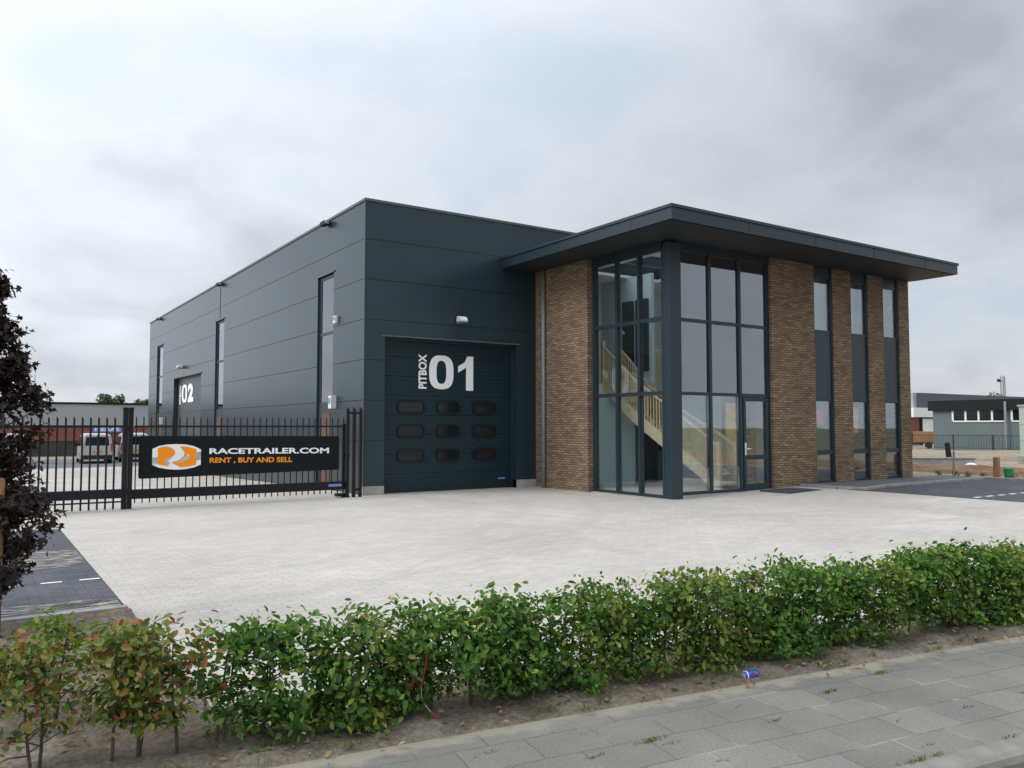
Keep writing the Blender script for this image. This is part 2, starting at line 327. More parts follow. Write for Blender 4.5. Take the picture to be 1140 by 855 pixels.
# kerb + raised footway before the right facade
mb=MB(); fw=[(17.95,13.38),(17.95,12.3),(18.25,11.75),(19.4,12.02),(24.6,12.15),(24.9,13.38)]
mb.add([(x,y,.185) for x,y in fw]+[(x,y,.0) for x,y in fw],[tuple(range(6))]+[(i,(i+1)%6,(i+1)%6+6,i+6) for i in range(6)])
tag(mb.build('footway',M['frontwalk']),kind='structure')
mb=MB()
def along(pts,w,z0,z1):
    for (a,b) in zip(pts,pts[1:]):
        a=Vector((*a,0)); b=Vector((*b,0)); d=(b-a).normalized(); n=Vector((-d.y,d.x,0))*w/2
        q=[a-n,b-n,b+n,a+n]
        mb.add([(v.x,v.y,z0) for v in q]+[(v.x,v.y,z1) for v in q],[(4,5,6,7),(0,1,5,4),(1,2,6,5),(2,3,7,6),(3,0,4,7)])
along([(17.89,13.35),(17.89,12.27),(18.22,11.68),(19.4,11.96),(24.6,12.09)],.13,0,.205)
along([(24.67,12.15),(24.67,-2)],.13,0,.21)
tag(mb.build('footway_kerb',M['kerb'],bevel=.01),kind='structure')
mb=MB(); mb.box(16.1,17.4,12.35,13.2,.09,.134); 
o=mb.build('door_mat',M['park']); tag(o,'dark grey doormat lying before the glazed entrance','doormat')
# painted bay markings
def marks(name,segs,z=.008):
    mb=MB()
    for x0,x1,y0,y1 in segs:
        z0=zg(x0,y0)+z; mb.quad((x0,y0,z0),(x1,y0,z0),(x1,y1,z0),(x0,y1,z0))
    tag(mb.build(name,simple(name+'_paint',(.70,.70,.68),.8,.15,14),fixn=False),kind='structure')
marks('bay_markings',[(x,x+.2,10.08,10.14) for x in (-3.2,-2.8,-2.4,-2.0,-1.6,-1.2,-.8,-.4,.26,.66,1.03)]+[(x,x+.2,12.6,12.66) for x in (-3.2,-2.8,-2.4,-2,-1.6,-1.2,-.8)])
marks('visitor_bay_markings',[(18.1+.52*i,18.1+.52*i+.3,9.05,9.15) for i in range(12)]+[(18.1+.52*i,18.1+.52*i+.3,6.5,6.6) for i in range(12)]+[(18.1+.52*i,18.1+.52*i+.3,4.0,4.1) for i in range(12)])
# sand washed on the car park: uneven flat lens
mb=MB()
for cx,cy,sx,sy in ((.75,11.9,.62,.75),(.2,8.75,.9,.22),(1.0,8.65,.35,.2)):
    ring=[]
    for k in range(40):
        t=2*PI*k/40; q=1+.35*noise.noise(Vector((math.cos(t)*1.7+cx,math.sin(t)*1.7,cy)))
        ring.append((min(1.22,cx+sx*q*math.cos(t)),max(8.38,cy+sy*q*math.sin(t)),.010))
    n=len(mb.v); mb.add(ring,[tuple(range(40))])
m,nt,out=mat('thin_sand_film'); tc=N(nt,'ShaderNodeTexCoord'); n=N(nt,'ShaderNodeTexNoise'); n.inputs['Scale'].default_value=5; n.inputs['Detail'].default_value=10; n.inputs['Roughness'].default_value=.7
mp=N(nt,'ShaderNodeMapping'); mp.inputs['Scale'].default_value=(.8,3,1); L(nt,tc.outputs['Object'],mp.inputs[0]); L(nt,mp.outputs[0],n.inputs['Vector'])
r=ramp(nt,[(.46,(0,0,0)),(.6,(1,1,1))]); L(nt,n.outputs[0],r.inputs[0]); t=N(nt,'ShaderNodeBsdfTransparent'); d=N(nt,'ShaderNodeBsdfDiffuse'); d.inputs[0].default_value=(.38,.36,.32,1)
mx=N(nt,'ShaderNodeMixShader'); L(nt,r.outputs[0],mx.inputs[0]); L(nt,t.outputs[0],mx.inputs[1]); L(nt,d.outputs[0],mx.inputs[2]); L(nt,mx.outputs[0],out.inputs[0])
tag(mb.build('drifted_sand',m,fixn=False),kind='stuff',label='pale sand drifted over the dark car park paving',cat='sand')

# bumpy planting bed
def bed(name,x0,x1,dx,ylo,yhi,ny,amp,m,base=0.0):
    mb=MB(); nx=int((x1-x0)/dx)+1; vs=[]
    for i in range(nx+1):
        x=x0+(x1-x0)*i/nx
        for j in range(ny+1):
            y=ylo(x)+(yhi(x)-ylo(x))*j/ny
            e=min(1,(y-ylo(x))/.12,max(0,(yhi(x)-y)/.12) if x>1.26 else max(0,(8.26-y)/.12)); e=e if x>1.26 or y<B2(x)-.06 or x<1.2 else e
            z=zg(x,y)+base+e*(.022+amp*(noise.fractal(Vector((x*3,y*3,0)),.8,2.1,5)+.6*abs(noise.noise(Vector((x*11,y*11,3))))))
            vs.append((x,y,z))
    fs=[(i*(ny+1)+j,(i+1)*(ny+1)+j,(i+1)*(ny+1)+j+1,i*(ny+1)+j+1) for i in range(nx) for j in range(ny)]
    mb.add(vs,fs); o=mb.build(name,m,smooth=True,fixn=False); tag(o,kind='structure'); return o
bed('planting_bed',1.25,12,.035,S,lambda x:B2(x)-.06,34,.032,M['soil'])
bed('planting_bed_corner',-3,1.25,.035,S,lambda x:8.26,110,.035,M['soil'])
bed('planting_bed_end',12,30,.3,S,lambda x:B2(x)-.06,6,.02,M['soil'])

# ------------------------------------------------------------------ text helpers
def textmesh(body,bold=0,res=6):
    cu=bpy.data.curves.new('t','FONT'); cu.body=body; cu.offset=bold; cu.resolution_u=res
    o=bpy.data.objects.new('t',cu); COL.objects.link(o); dg=bpy.context.evaluated_depsgraph_get(); dg.update()
    me=bpy.data.meshes.new_from_object(o.evaluated_get(dg)); v=[x.co.copy() for x in me.vertices]; f=[tuple(p.vertices) for p in me.polygons]
    bpy.data.objects.remove(o); bpy.data.curves.remove(cu); bpy.data.meshes.remove(me)
    xs=[p.x for p in v]; ys=[p.y for p in v]; a,b,c,d=min(xs),max(xs),min(ys),max(ys)
    return [((p.x-a)/(b-a),(p.y-c)/(d-c)) for p in v],f
def zero(n=40,t=.30,tv=.16):
    v=[];f=[]
    def se(a,b,k):
        th=2*PI*k/n; c,s=math.cos(th),math.sin(th); e=.72
        return (.5+a*math.copysign(abs(c)**e,c),.5+b*math.copysign(abs(s)**e,s))
    for k in range(n): v.append(se(.5,.5,k)); v.append(se(.5-t,.5-tv,k))
    for k in range(n):
        a=2*k;b=2*((k+1)%n); f.append((a,b,b+1,a+1))
    return v,f
def one():
    v=[(.52,0),(1,0),(1,1),(.60,1),(.42,.82),(0,.70),(0,.52),(.3,.60),(.52,.68)]
    return v,[(0,1,2,8),(8,2,3),(8,3,4,7),(7,4,5,6)]
def place(mb,vf,fn):
    v,f=vf; mb.add([fn(*p) for p in v],f)

# ------------------------------------------------------------------ BUILDING
HX,HY,HT=7.95,18.45,7.27
HE,HR=47.6,23.18
bld=thing('commercial_building','dark grey clad industrial hall with brown brick office wing, corner glazing and flat canopy','building',(HX,HY,0))
def clad_wall(axis,c,u0,u1,z0,z1,zb,ops,inward,ub=()):
    """outer skin of panels with open joints, backing sheet, and reveals of the openings"""
    skin=MB();back=MB()
    P=(lambda u,z,d:(c+inward*d,u,z)) if axis=='x' else (lambda u,z,d:(u,c+inward*d,z))
    us=sorted(set([u0,u1]+[o[0] for o in ops]+[o[1] for o in ops]+list(ub)))
    zs=sorted(set([z0,z1]+list(zb)+[o[2] for o in ops if z0<o[2]]+[o[3] for o in ops]))
    for a,b in zip(us,us[1:]):
        for p,q in zip(zs,zs[1:]):
            if any(o[0]<=a+1e-6 and b<=o[1]+1e-6 and o[2]<=p+1e-6 and q<=o[3]+1e-6 for o in ops): continue
            gp=.006 if p in zb else 0; gq=.006 if q in zb else 0
            ga=.008 if a in ub else 0; gb=.008 if b in ub else 0
            skin.quad(P(a+ga,p+gp,0),P(b-gb,p+gp,0),P(b-gb,q-gq,0),P(a+ga,q-gq,0))
            if gp: skin.quad(P(a,p+gp,0),P(b,p+gp,0),P(b,p+gp,.02),P(a,p+gp,.02))
            if gq: skin.quad(P(a,q-gq,0),P(b,q-gq,0),P(b,q-gq,.02),P(a,q-gq,.02))
            back.quad(P(a,p,.02),P(b,p,.02),P(b,q,.02),P(a,q,.02))
    for o in ops:
        a,b,p,q,d=o
        skin.quad(P(a,p,0),P(a,q,0),P(a,q,d),P(a,p,d)); skin.quad(P(b,p,0),P(b,q,0),P(b,q,d),P(b,p,d)); skin.quad(P(a,q,0),P(b,q,0),P(b,q,d),P(a,q,d))
        # slim flashing standing proud round the opening
    return skin,back
ZB=[1.33,2.33,3.33,4.33,5.33,6.33]
slots=[(20.52,21.72),(31.85,33.15),(43.8,45.35)]
ops=[(a,b,-.75,5.82,.12) for a,b in slots]+[(35.45,41.0,-.75,3.93,.22)]
sk,bk=clad_wall('x',HX,HY,HE,-.75,HT,ZB,ops,1,ub=(32.5,) if False else ())
o=child(sk,'cladding_wall',M['clad'],bld,fixn=False); tag(o,'long side wall of wide anthracite panels with narrow window slots')
j=child(bk,'panel_joint',M['cladgap'],o,fixn=False)
ops=[(8.5,12.45,-.1,3.93,.25)]
sk,bk=clad_wall('y',HY,HX,HR,.22,HT,ZB,ops,1)
o2=child(sk,'cladding_wall',M['clad'],bld,fixn=False); tag(o2,'front gable wall of anthracite panels above the overhead door')
child(bk,'panel_joint',M['cladgap'],o2,fixn=False)
mb=MB(); mb.quad((HR,HY,0),(HR,HE,0),(HR,HE,HT),(HR,HY,HT)); mb.quad((HX,HE,-.75),(HR,HE,-.75),(HR,HE,HT),(HX,HE,HT)); child(mb,'cladding_wall',M['clad'],bld)
mb=MB(); mb.box(HX+.02,HR-.02,HY+.02,HE-.02,HT-.06,HT-.005); roof=child(mb,'roof',M['cladgap'],bld)
mb=MB()
mb.box(HX-.03,HX+.12,HY-.03,HE+.03,HT+.0,HT+.07); mb.box(HX+.12,HR+.03,HY-.03,HY+.12,HT+.0,HT+.07); mb.box(HX+.12,HR+.03,HE-.12,HE+.03,HT,HT+.07); mb.box(HR-.12,HR+.03,HY+.12,HE-.12,HT,HT+.07)
child(mb,'roof_trim',M['trim'],roof,bevel=.006)
mb=MB(); mb.box(HX-.012,HX+.03,HY-.012,HY+.0,.22,HT); mb.box(HX-.012,HX,HY,HY+.03,.22,HT); child(mb,'corner_trim',M['clad'],bld)
mb=MB(); mb.box(HX-.006,HX+.01,32.47,32.53,5.9,HT-.02); child(mb,'vertical_joint_trim',M['cladgap'],bld)
# plinth
for a,b in ((HX-.02,8.5),(12.45,13.1)): child(MB().box(a,b,HY-.02,HY+.25,-.05,.22),'plinth',M['concrete'],bld,bevel=.006)
# lintel flashing of door 01
mb=MB(); mb.box(8.38,12.57,HY-.035,HY-.003,3.925,3.965); child(mb,'lintel_flashing',M['trim'],bld)
child(MB().box(HX-.035,HX-.003,35.35,41.1,3.925,3.965),'lintel_flashing',M['trim'],bld)
for a,b in slots: child(MB().box(HX-.03,HX-.003,a-.06,b+.06,5.82,5.86),'lintel_flashing',M['trim'],bld)
# slot windows
for k,(a,b) in enumerate(slots):
    X=HX+.055; fr=MB()
    fr.box(X,X+.06,a,a+.07,-.7,5.8); fr.box(X,X+.06,b-.07,b,-.7,5.8)
    for z0,z1 in ((5.72,5.8),(4.18,4.26),(2.2,2.34)): fr.box(X,X+.06,a+.07,b-.07,z0,z1)
    fr.box(X+.01,X+.05,a+.07,a+.16,2.34,5.72); fr.box(X+.01,X+.05,b-.16,b-.07,2.34,5.72)
    w=child(fr,'window',M['frame'],bld)
    p=MB(); p.box(X+.02,X+.035,a+.16,b-.16,4.26,5.72); child(p,'pane',M['glassside'],w); p=MB(); p.box(X+.02,X+.035,a+.16,b-.16,2.34,4.18); child(p,'pane',M['glassside'],w)
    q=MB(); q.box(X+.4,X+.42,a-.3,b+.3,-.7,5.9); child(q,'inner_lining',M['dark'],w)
    d=MB(); d.box(X+.0,X+.05,a+.07,b-.07,-.7,2.2)
    dd=child(d,'side_door',M['frame'] if k else M['frame'],bld)
    e=MB(); e.box(X-.012,X-.002,a+.3,b-.3,.1,2.05); child(e,'painted_brick_reflection',M['brown'],dd)  # reflection of brick in the door glass, painted as a red brown panel
    h=MB(); h.box(X-.06,X-.012,b-.26,b-.22,1.0,1.18); child(h,'handle',M['lampwhite'],dd)
# overhead doors
def overhead(axis,c,u0,u1,z0,z1,sgn):
    # sgn: direction (+1/-1) in which u runs left to right for the viewer
    P=(lambda u,z,d:(c-d,u,z)) if axis=='x' else (lambda u,z,d:(u,c-d,z))
    mb=MB(); h=.1; n=int(round((z1-z0)/h))
    prof=[]
    for i in range(n):
        z=z0+(z1-z0)*i/n; zz=z0+(z1-z0)*(i+1)/n
        joint=(i%5==0); g=.014 if joint else .005; dep=.012 if joint else .003
        prof+=[(z,-dep),(z+g*.5,-dep),(z+g,0),(zz-g*.2,0)]
    prof.append((z1,0))
    for (za,da),(zb_,db) in zip(prof,prof[1:]): mb.quad(P(u0,za,da),P(u1,za,da),P(u1,zb_,db),P(u0,zb_,db))
    return mb,P
mb,P=overhead('y',18.7,8.5,12.45,-.02,3.95,1)
d1=child(mb,'overhead_door',M['door'],bld,fixn=False); tag(d1,'dark teal sectional overhead door numbered 01 with nine small windows')
mt=MB(); y=18.694
place(mt,zero(),lambda u,v:(9.87+.73*u,y,2.66+.89*v)); place(mt,one(),lambda u,v:(10.74+.47*u,y,2.64+.92*v)); child(mt,'door_number',M['white'],d1,fixn=False)
mt=MB(); place(mt,textmesh('PITBOX',.035),lambda u,v:(9.80-.24*v,y,2.66+.90*u)); child(mt,'lettering',M['white'],d1,fixn=False)
def rr(cx,cz,w,h,n=6,r=None):
    r=r or h*.42; out=[]
    for (sx,sz,a0) in ((1,1,0),(-1,1,PI/2),(-1,-1,PI),(1,-1,1.5*PI)):
        for k in range(n+1):
            t=a0+PI/2*k/n; out.append((cx+sx*(w/2-r)+r*math.cos(t),cz+sz*(h/2-r)+r*math.sin(t)))
    return out
for i,cz in enumerate((2.18,1.56,.94)):
    for jx,(cx,w) in enumerate(((9.35,.80),(10.44,.72),(11.55,.76))):
        a=rr(cx,cz,w,.34); b=rr(cx,cz,w-.09,.25)
        f=MB(); n=len(a); f.add([(p[0],18.668,p[1]) for p in a]+[(p[0],18.668,p[1]) for p in b]+[(p[0],18.705,p[1]) for p in a]+[(p[0],18.692,p[1]) for p in b],
            [q for k in range(n) for q in ((k,(k+1)%n,(k+1)%n+n,k+n),(k,(k+1)%n,(k+1)%n+2*n,k+2*n),(k+n,(k+1)%n+n,(k+1)%n+3*n,k+3*n))])
        w_=child(f,'door_window',M['black'],d1)
        g=MB(); g.add([(p[0],18.690,p[1]) for p in b],[tuple(range(n))]); g2=child(g,'pane',M['darkglass'],d1,fixn=False)
        g2.name='door_window_pane'
h=MB(); h.box(12.0,12.2,18.64,18.665,.25,.29); h.box(12.0,12.02,18.66,18.7,.25,.29); h.box(12.18,12.2,18.66,18.7,.25,.29); child(h,'handle',M['signblue'],d1)
mb=MB(); mb.box(8.5,8.56,18.62,18.69,-.02,3.93); mb.box(12.39,12.45,18.62,18.69,-.02,3.93); mb.box(8.56,12.39,18.62,18.69,3.87,3.93); child(mb,'door_frame',M['frame'],bld)
mb,P=overhead('x',HX+.20,35.45,41.0,-.7,3.93,-1)
d2=child(mb,'overhead_door',simple('overhead_door_grey',(.05,.062,.07),.4),bld,fixn=False); tag(d2,'smaller looking overhead door numbered 02 on the side wall')
x=HX+.188; mt=MB(); place(mt,zero(),lambda u,v:(x,40.1-1.1*u,2.77+.84*v)); place(mt,textmesh('2',.06),lambda u,v:(x,38.85-1.1*u,2.77+.84*v)); child(mt,'door_number',M['white'],d2,fixn=False)
mt=MB(); place(mt,textmesh('PITBOX',.035),lambda u,v:(x,40.25+.38*v,2.71+.90*u)); child(mt,'lettering',M['white'],d2,fixn=False)

# ---- office wing
GX,GY=13.3,13.52
mb=MB(); mb.box(13.1,13.4,16.14,HY-.004,0-.02,5.998); o=child(mb,'brick_wall',M['brick'],bld); tag(o,'brown brick wall between downpipe and corner glazing')
mb=MB()
for a,b in ((16.9,18.66),(19.48,20.30),(21.11,21.86),(22.66,23.18)): mb.box(a,b,13.4,13.53,.05,5.998)
child(mb,'brick_pier',M['brick'],bld)
mb=MB(); mb.box(22.88,23.18,13.533,HY-.004,.05,5.998); child(mb,'brick_wall',M['brick'],bld)
# canopy
CX0,CX1,CY0=11.95,23.22,11.95
def ringslab(mb,x0,x1,y0,y1,z0,z1,a0,a1,b0,b1):
    for z in (z0,z1):
        mb.quad((x0,y0,z),(x1,y0,z),(a1,b0,z),(a0,b0,z)); mb.quad((x1,y0,z),(x1,y1,z),(a1,b1,z),(a1,b0,z)); mb.quad((x1,y1,z),(x0,y1,z),(a0,b1,z),(a1,b1,z)); mb.quad((x0,y1,z),(x0,y0,z),(a0,b0,z),(a0,b1,z))
    for (p,q) in (((x0,y0),(x1,y0)),((x1,y0),(x1,y1)),((x1,y1),(x0,y1)),((x0,y1),(x0,y0)),((a0,b0),(a1,b0)),((a1,b0),(a1,b1)),((a1,b1),(a0,b1)),((a0,b1),(a0,b0))):
        mb.quad((*p,z0),(*q,z0),(*q,z1),(*p,z1))
    return mb
LIGHT_HOLE=(13.9,16.6,14.6,17.2)  # unseen opening through canopy and ceiling, added to brighten the stair room
mb=ringslab(MB(),CX0,CX1,CY0,HY-.005,6.0,6.25,*LIGHT_HOLE); can=child(mb,'canopy',M['frame'],bld,bevel=.006)
mb=ringslab(MB(),CX0-.03,CX1+.03,CY0-.03,HY-.005,6.253,6.315,*LIGHT_HOLE); child(mb,'canopy_coping',M['infill'],can)
mb=MB(); mb.quad((LIGHT_HOLE[0]-.05,LIGHT_HOLE[2]-.05,6.33),(LIGHT_HOLE[1]+.05,LIGHT_HOLE[2]-.05,6.33),(LIGHT_HOLE[1]+.05,LIGHT_HOLE[3]+.05,6.33),(LIGHT_HOLE[0]-.05,LIGHT_HOLE[3]+.05,6.33)); child(mb,'added_rooflight',M['glass'],can,fixn=False)  # pane over the added daylight opening
for xx in [CX0+2.4*i for i in range(1,5)]: child(MB().box(xx-.006,xx+.006,CY0-.004,CY0-.001,6.005,6.25),'fascia_seam',M['cladgap'],can)
for yy in [CY0+1.25,CY0+3.9]: child(MB().box(CX0-.004,CX0-.001,yy-.006,yy+.006,6.005,6.25),'fascia_seam',M['cladgap'],can)
mb=MB(); mb.box(CX0+.06,CX1-.06,CY0+.06,13.2,5.985,5.998); mb.box(CX0+.06,13.05,13.2,HY-.02,5.985,5.998); child(mb,'soffit',M['soffit'],can)
# corner post, head band
mb=MB(); mb.box(13.27,13.63,13.35,13.58,.0,5.96); child(mb,'corner_post',M['frame'],bld,bevel=.01)
mb=MB(); mb.box(13.25,13.42,13.6,16.14,5.84,5.998); mb.box(13.64,16.9,13.46,13.62,5.86,5.998); child(mb,'head_band',M['frame'],bld)
# glazing left (plane X = GX)
ys=[13.60,14.42,15.23,16.14]; zs=[.05,2.46,4.2,5.84]; fr=MB(); t=.042
for yv,w in ((13.60,.05),(14.42,t),(15.23,t),(16.11,.06)): fr.box(GX-.03,GX+.09,yv-w+ (.03 if yv==13.60 else 0),yv+(.042 if yv<16 else .03),.03,5.84)
for zv in zs: fr.box(GX-.02,GX+.08,13.655,16.05,zv-(.02 if zv==.05 else .045),zv+.045)
gl=child(fr,'glazed_wall',M['frame'],bld); tag(gl,'left side of the corner glazing, nine panes in front of the staircase')
for a,b in zip(ys,ys[1:]):
    for p,q in zip(zs,zs[1:]):
        m_=MB(); m_.box(GX+.03,GX+.045,a+.05,b-.05,p+.04,q-.04); child(m_,'pane',M['glassclear'],gl)
# glazing right (plane Y = GY)
xs=[13.69,14.74,15.80,16.87]; zs=[.12,2.46,4.2,5.86]; fr=MB()
for xv in xs: fr.box(xv-.042+(-.015 if xv==13.69 else 0),xv+(.042 if xv<16.8 else .03),GY-.04,GY+.07,.08,5.86)
for zv in zs: fr.box(13.75,16.82,GY-.03,GY+.06,zv-(.03 if zv<1 else .038),zv+.038)
gr=child(fr,'glazed_wall',M['frame'],bld); tag(gr,'right side of the corner glazing, with the entrance door in its last bay')
for i,(a,b) in enumerate(zip(xs,xs[1:])):
    for k,(p,q) in enumerate(zip(zs,zs[1:])):
        if i==2 and k==0: continue
        m_=MB(); m_.box(a+.05,b-.05,GY+.01,GY+.025,p+.04,q-.04); child(m_,'pane',M['glassoff'] if k else M['glass'],gr)
df=MB(); a,b,p,q=15.87,16.80,.16,2.40
df.box(a,a+.09,GY-.05,GY+.03,p,q); df.box(b-.09,b,GY-.05,GY+.03,p,q)
for z0,z1 in ((p,p+.1),(.86,.97),(q-.09,q)): df.box(a+.09,b-.09,GY-.045,GY+.025,z0,z1)
ed=child(df,'entrance_door',M['frame'],bld); tag(ed,'glazed entrance door with slate frame and silver lever')
m_=MB(); m_.box(a+.09,b-.09,GY-.015,GY-.003,p+.1,.86); child(m_,'pane',M['glass'],ed); m_=MB(); m_.box(a+.09,b-.09,GY-.015,GY-.003,.97,q-.09); child(m_,'pane',M['glass'],ed)
m_=MB(); m_.box(a+.03,a+.07,GY-.07,GY-.05,.98,1.28); m_.box(a+.03,a+.19,GY-.115,GY-.095,1.12,1.145); m_.box(a+.04,a+.06,GY-.1,GY-.06,1.12,1.145); child(m_,'handle',M['lampwhite'],ed)
mb=MB(); mb.box(13.22,13.42,13.34,16.14,-.03,.028); mb.box(13.42,16.9,13.36,13.6,-.03,.085); child(mb,'sill',M['concrete'],bld)
# slot windows right facade
for k,(a,b) in enumerate(((18.66,19.48),(20.30,21.11),(21.86,22.66))):
    Y=13.455; fr=MB()
    fr.box(a+.002,a+.05,Y,Y+.07,.18,5.99); fr.box(b-.06,b-.002,Y-.03,Y+.07,.18,5.99)
    for z0,z1 in ((.18,.24),(.93,1.05),(2.36,2.44),(4.20,4.28),(5.70,5.76)): fr.box(a+.05,b-.05,Y-.01,Y+.06,z0,z1)
    w=child(fr,'window',M['frame'],bld)
    pn=MB()
    for z0,z1 in ((.24,.93),(1.05,2.36),(4.28,5.70)): child(MB().box(a+.05,b-.05,Y+.02,Y+.033,z0,z1),'pane',M['glass'],w)
    for z0,z1 in ((2.44,4.20),(5.76,5.99)): child(MB().box(a+.05,b-.05,Y+.0,Y+.05,z0,z1),'infill_panel',M['infill'],w)
# downpipe
mb=MB(); mb.tube([(13.03,17.98,.0),(13.03,17.98,5.98)],.05,12)
dp=child(mb,'downpipe',M['pipe'],bld,smooth=True)
for z in (.6,2.2,3.8,5.4): child(MB().tube([(13.03,17.98,z),(13.03,17.98,z+.03)],.06,12),'pipe_bracket',M['pipe'],dp)
# interior shell
mb=MB(); mb.box(13.42,22.88,13.72,18.3,.0,.09); child(mb,'inner_floor',M['infloor'],bld)
mb=ringslab(MB(),13.42,22.86,13.75,18.3,5.9,5.98,*LIGHT_HOLE); child(mb,'ceiling',M['ceiling'],bld)
mb=MB(); mb.box(13.42,22.86,18.3,18.43,.09,5.9); mb.box(18.05,18.15,13.75,18.3,.09,5.9); mb.box(20.65,20.75,13.75,18.3,.09,5.9); mb.box(18.15,22.86,16.6,16.7,.09,5.9); child(mb,'inner_wall',M['inwall'],bld)
mb=MB(); mb.box(16.3,18.05,13.75,18.3,2.6,2.85); mb.box(13.42,16.3,17.0,18.3,2.6,2.85); mb.box(18.15,20.65,13.75,16.6,2.6,2.85); mb.box(20.75,22.86,13.75,16.6,2.6,2.85); child(mb,'first_floor_slab',M['inwall'],bld)
mb=MB(); mb.box(13.45,15.4,16.9,17.0,.09,2.6); mb.box(17.0,17.08,15.2,18.3,.09,2.6); mb.box(15.4,15.5,16.2,18.3,2.85,5.9); child(mb,'partition',M['inwall2'],bld)
for q in ((15.9,16.35,17.0,17.06,.1,2.2),(16.45,16.9,17.0,17.06,1.0,2.2),(15.3,15.39,16.3,16.75,3.2,5.2),(15.3,15.39,16.9,17.3,3.2,5.2)): child(MB().box(*q),'inner_doorway',M['dark'],bld)
mb=MB()
for a,b in ((18.7,19.45),(20.33,21.08),(21.9,22.62)): mb.box(a-.2,b+.3,14.0,14.02,4.0,5.9)
for i in range(30):
    pass
child(mb,'blind',M['blind'],bld)
mb=MB(); mb.box(16.9,17.4,15.2,15.7,5.88,5.898); child(mb,'ceiling_vent',M['pipe'],bld)
# inside objects
def inside(name,label,cat,boxes,m):
    mb=MB(); [mb.box(*b) for b in boxes]
    x0=min(b[0] for b in boxes); y0=min(b[2] for b in boxes); z0=min(b[4] for b in boxes)
    o=mb.build(name,m,loc=(x0,y0,z0),bevel=.004); o.data.transform(Matrix.Translation((-x0,-y0,-z0))); tag(o,label,cat); return o
inside('poster','orange poster hanging behind the lower window nearest the entrance','poster',[(18.88,19.26,13.62,13.635,1.72,2.12)],M['poster'])
inside('display_board','brown and orange display board behind the middle lower window','display board',[(20.52,20.9,13.64,13.67,1.5,2.2),(20.54,20.88,13.625,13.638,1.62,1.75)],M['shelfwood'])
inside('waste_bin','green bin on the floor behind the last lower window','bin',[(22.2,22.5,13.75,14.05,.1,.5)],M['green'])
inside('wooden_cabinet','amber wooden cabinet seen through the entrance door','cabinet',[(16.5,16.62,14.1,14.6,.1,2.3),(17.0,17.1,14.1,14.6,.1,2.3),(16.62,17.0,14.56,14.6,.1,2.3),(16.62,17.0,14.1,14.56,.1,.16),(16.62,17.0,14.1,14.56,.8,.84),(16.62,17.0,14.1,14.56,1.4,1.44),(16.62,17.0,14.1,14.56,2.24,2.3)],M['shelfwood'])
inside('printer','dark machine standing on the middle shelf of the wooden cabinet','printer',[(16.66,16.94,14.15,14.5,1.44,1.62),(16.7,16.9,14.2,14.45,1.62,1.7)],M['dark'])
inside('notice_board','white notice board on the partition behind the entrance','notice board',[(16.93,16.98,15.5,16.1,1.2,1.8)],M['white'])
# staircase (curved, birch)
import itertools
st=thing('staircase','pale wooden curved staircase with slim balusters behind the corner glazing','staircase',(15.45,14.05,.09))
ctrl=[(15.55,13.98,.12),(15.42,14.6,.62),(15.08,15.38,1.24),(14.62,16.2,2.02),(14.36,17.02,2.85)]
def bez(pts,t):
    # Catmull-Rom
    n=len(pts)-1; s=min(n-1e-6,t*n); i=int(s); f=s-i
    p0=Vector(pts[max(0,i-1)]);p1=Vector(pts[i]);p2=Vector(pts[i+1]);p3=Vector(pts[min(n,i+2)])
    return .5*((2*p1)+(p2-p0)*f+(2*p0-5*p1+4*p2-p3)*f*f+(3*p1-p0-3*p2+p3)*f**3)
outer=[bez(ctrl,i/24) for i in range(25)]
def off(i,d):
    a=outer[max(0,i-1)]; b=outer[min(24,i+1)]; t=(b-a); t.z=0; t.normalize(); return outer[i]+Vector((t.y,-t.x,0))*d
inner=[off(i,.80) for i in range(25)]
def ribbon(path,h0,h1,th):
    mb=MB()
    for i in range(len(path)-1):
        a,b=path[i],path[i+1]; t=(b-a); t.z=0; t.normalize(); n=Vector((t.y,-t.x,0))*th/2
        A=[a-n+Vector((0,0,h0)),b-n+Vector((0,0,h0)),b+n+Vector((0,0,h0)),a+n+Vector((0,0,h0)),a-n+Vector((0,0,h1)),b-n+Vector((0,0,h1)),b+n+Vector((0,0,h1)),a+n+Vector((0,0,h1))]
        mb.add(A,[(0,3,2,1),(4,5,6,7),(0,1,5,4),(2,3,7,6)]+([(3,0,4,7)] if i==0 else [])+([(1,2,6,5)] if i==len(path)-2 else []))
    return mb
for path in (outer,inner):
    child(ribbon(path,-.16,.2,.04),'stringer',M['wood'],st)
    child(ribbon(path,1.0,1.06,.05),'handrail',M['wood'],st)
    mb=MB()
    for i in range(0,25):
        for f in ((0,.5) if i<24 else (0,)):
            p=path[i].lerp(path[min(24,i+1)],f); mb.box(p.x-.012,p.x+.012,p.y-.012,p.y+.012,p.z+.15,p.z+1.01)
    child(mb,'balusters',M['wood'],st)
    for p in (path[0],path[-1]):
        mb=MB(); mb.box(p.x-.045,p.x+.045,p.y-.045,p.y+.045,max(.09,p.z-.2),p.z+1.18); child(mb,'newel_post',M['wood'],st)
for k in range(14):
    i=int((k+.5)*24/14); a,b=outer[i],inner[i]; z=.09+ (k+1)*.19
    a2,b2=outer[min(24,i+2)],inner[min(24,i+2)]
    mb=MB(); q=[a,b,b2,a2]; mb.add([(v.x,v.y,z-.03) for v in q]+[(v.x,v.y,z) for v in q],[(0,3,2,1),(4,5,6,7),(0,1,5,4),(1,2,6,5),(2,3,7,6),(3,0,4,7)]); child(mb,'tread',M['wood'],st)
mb=MB(); mb.box(15.45,18.0,17.02,17.06,3.85,3.91)
for i in range(20): mb.box(15.5+.125*i,15.52+.125*i,17.03,17.05,2.85,3.86)
child(mb,'landing_guard',M['wood'],st)

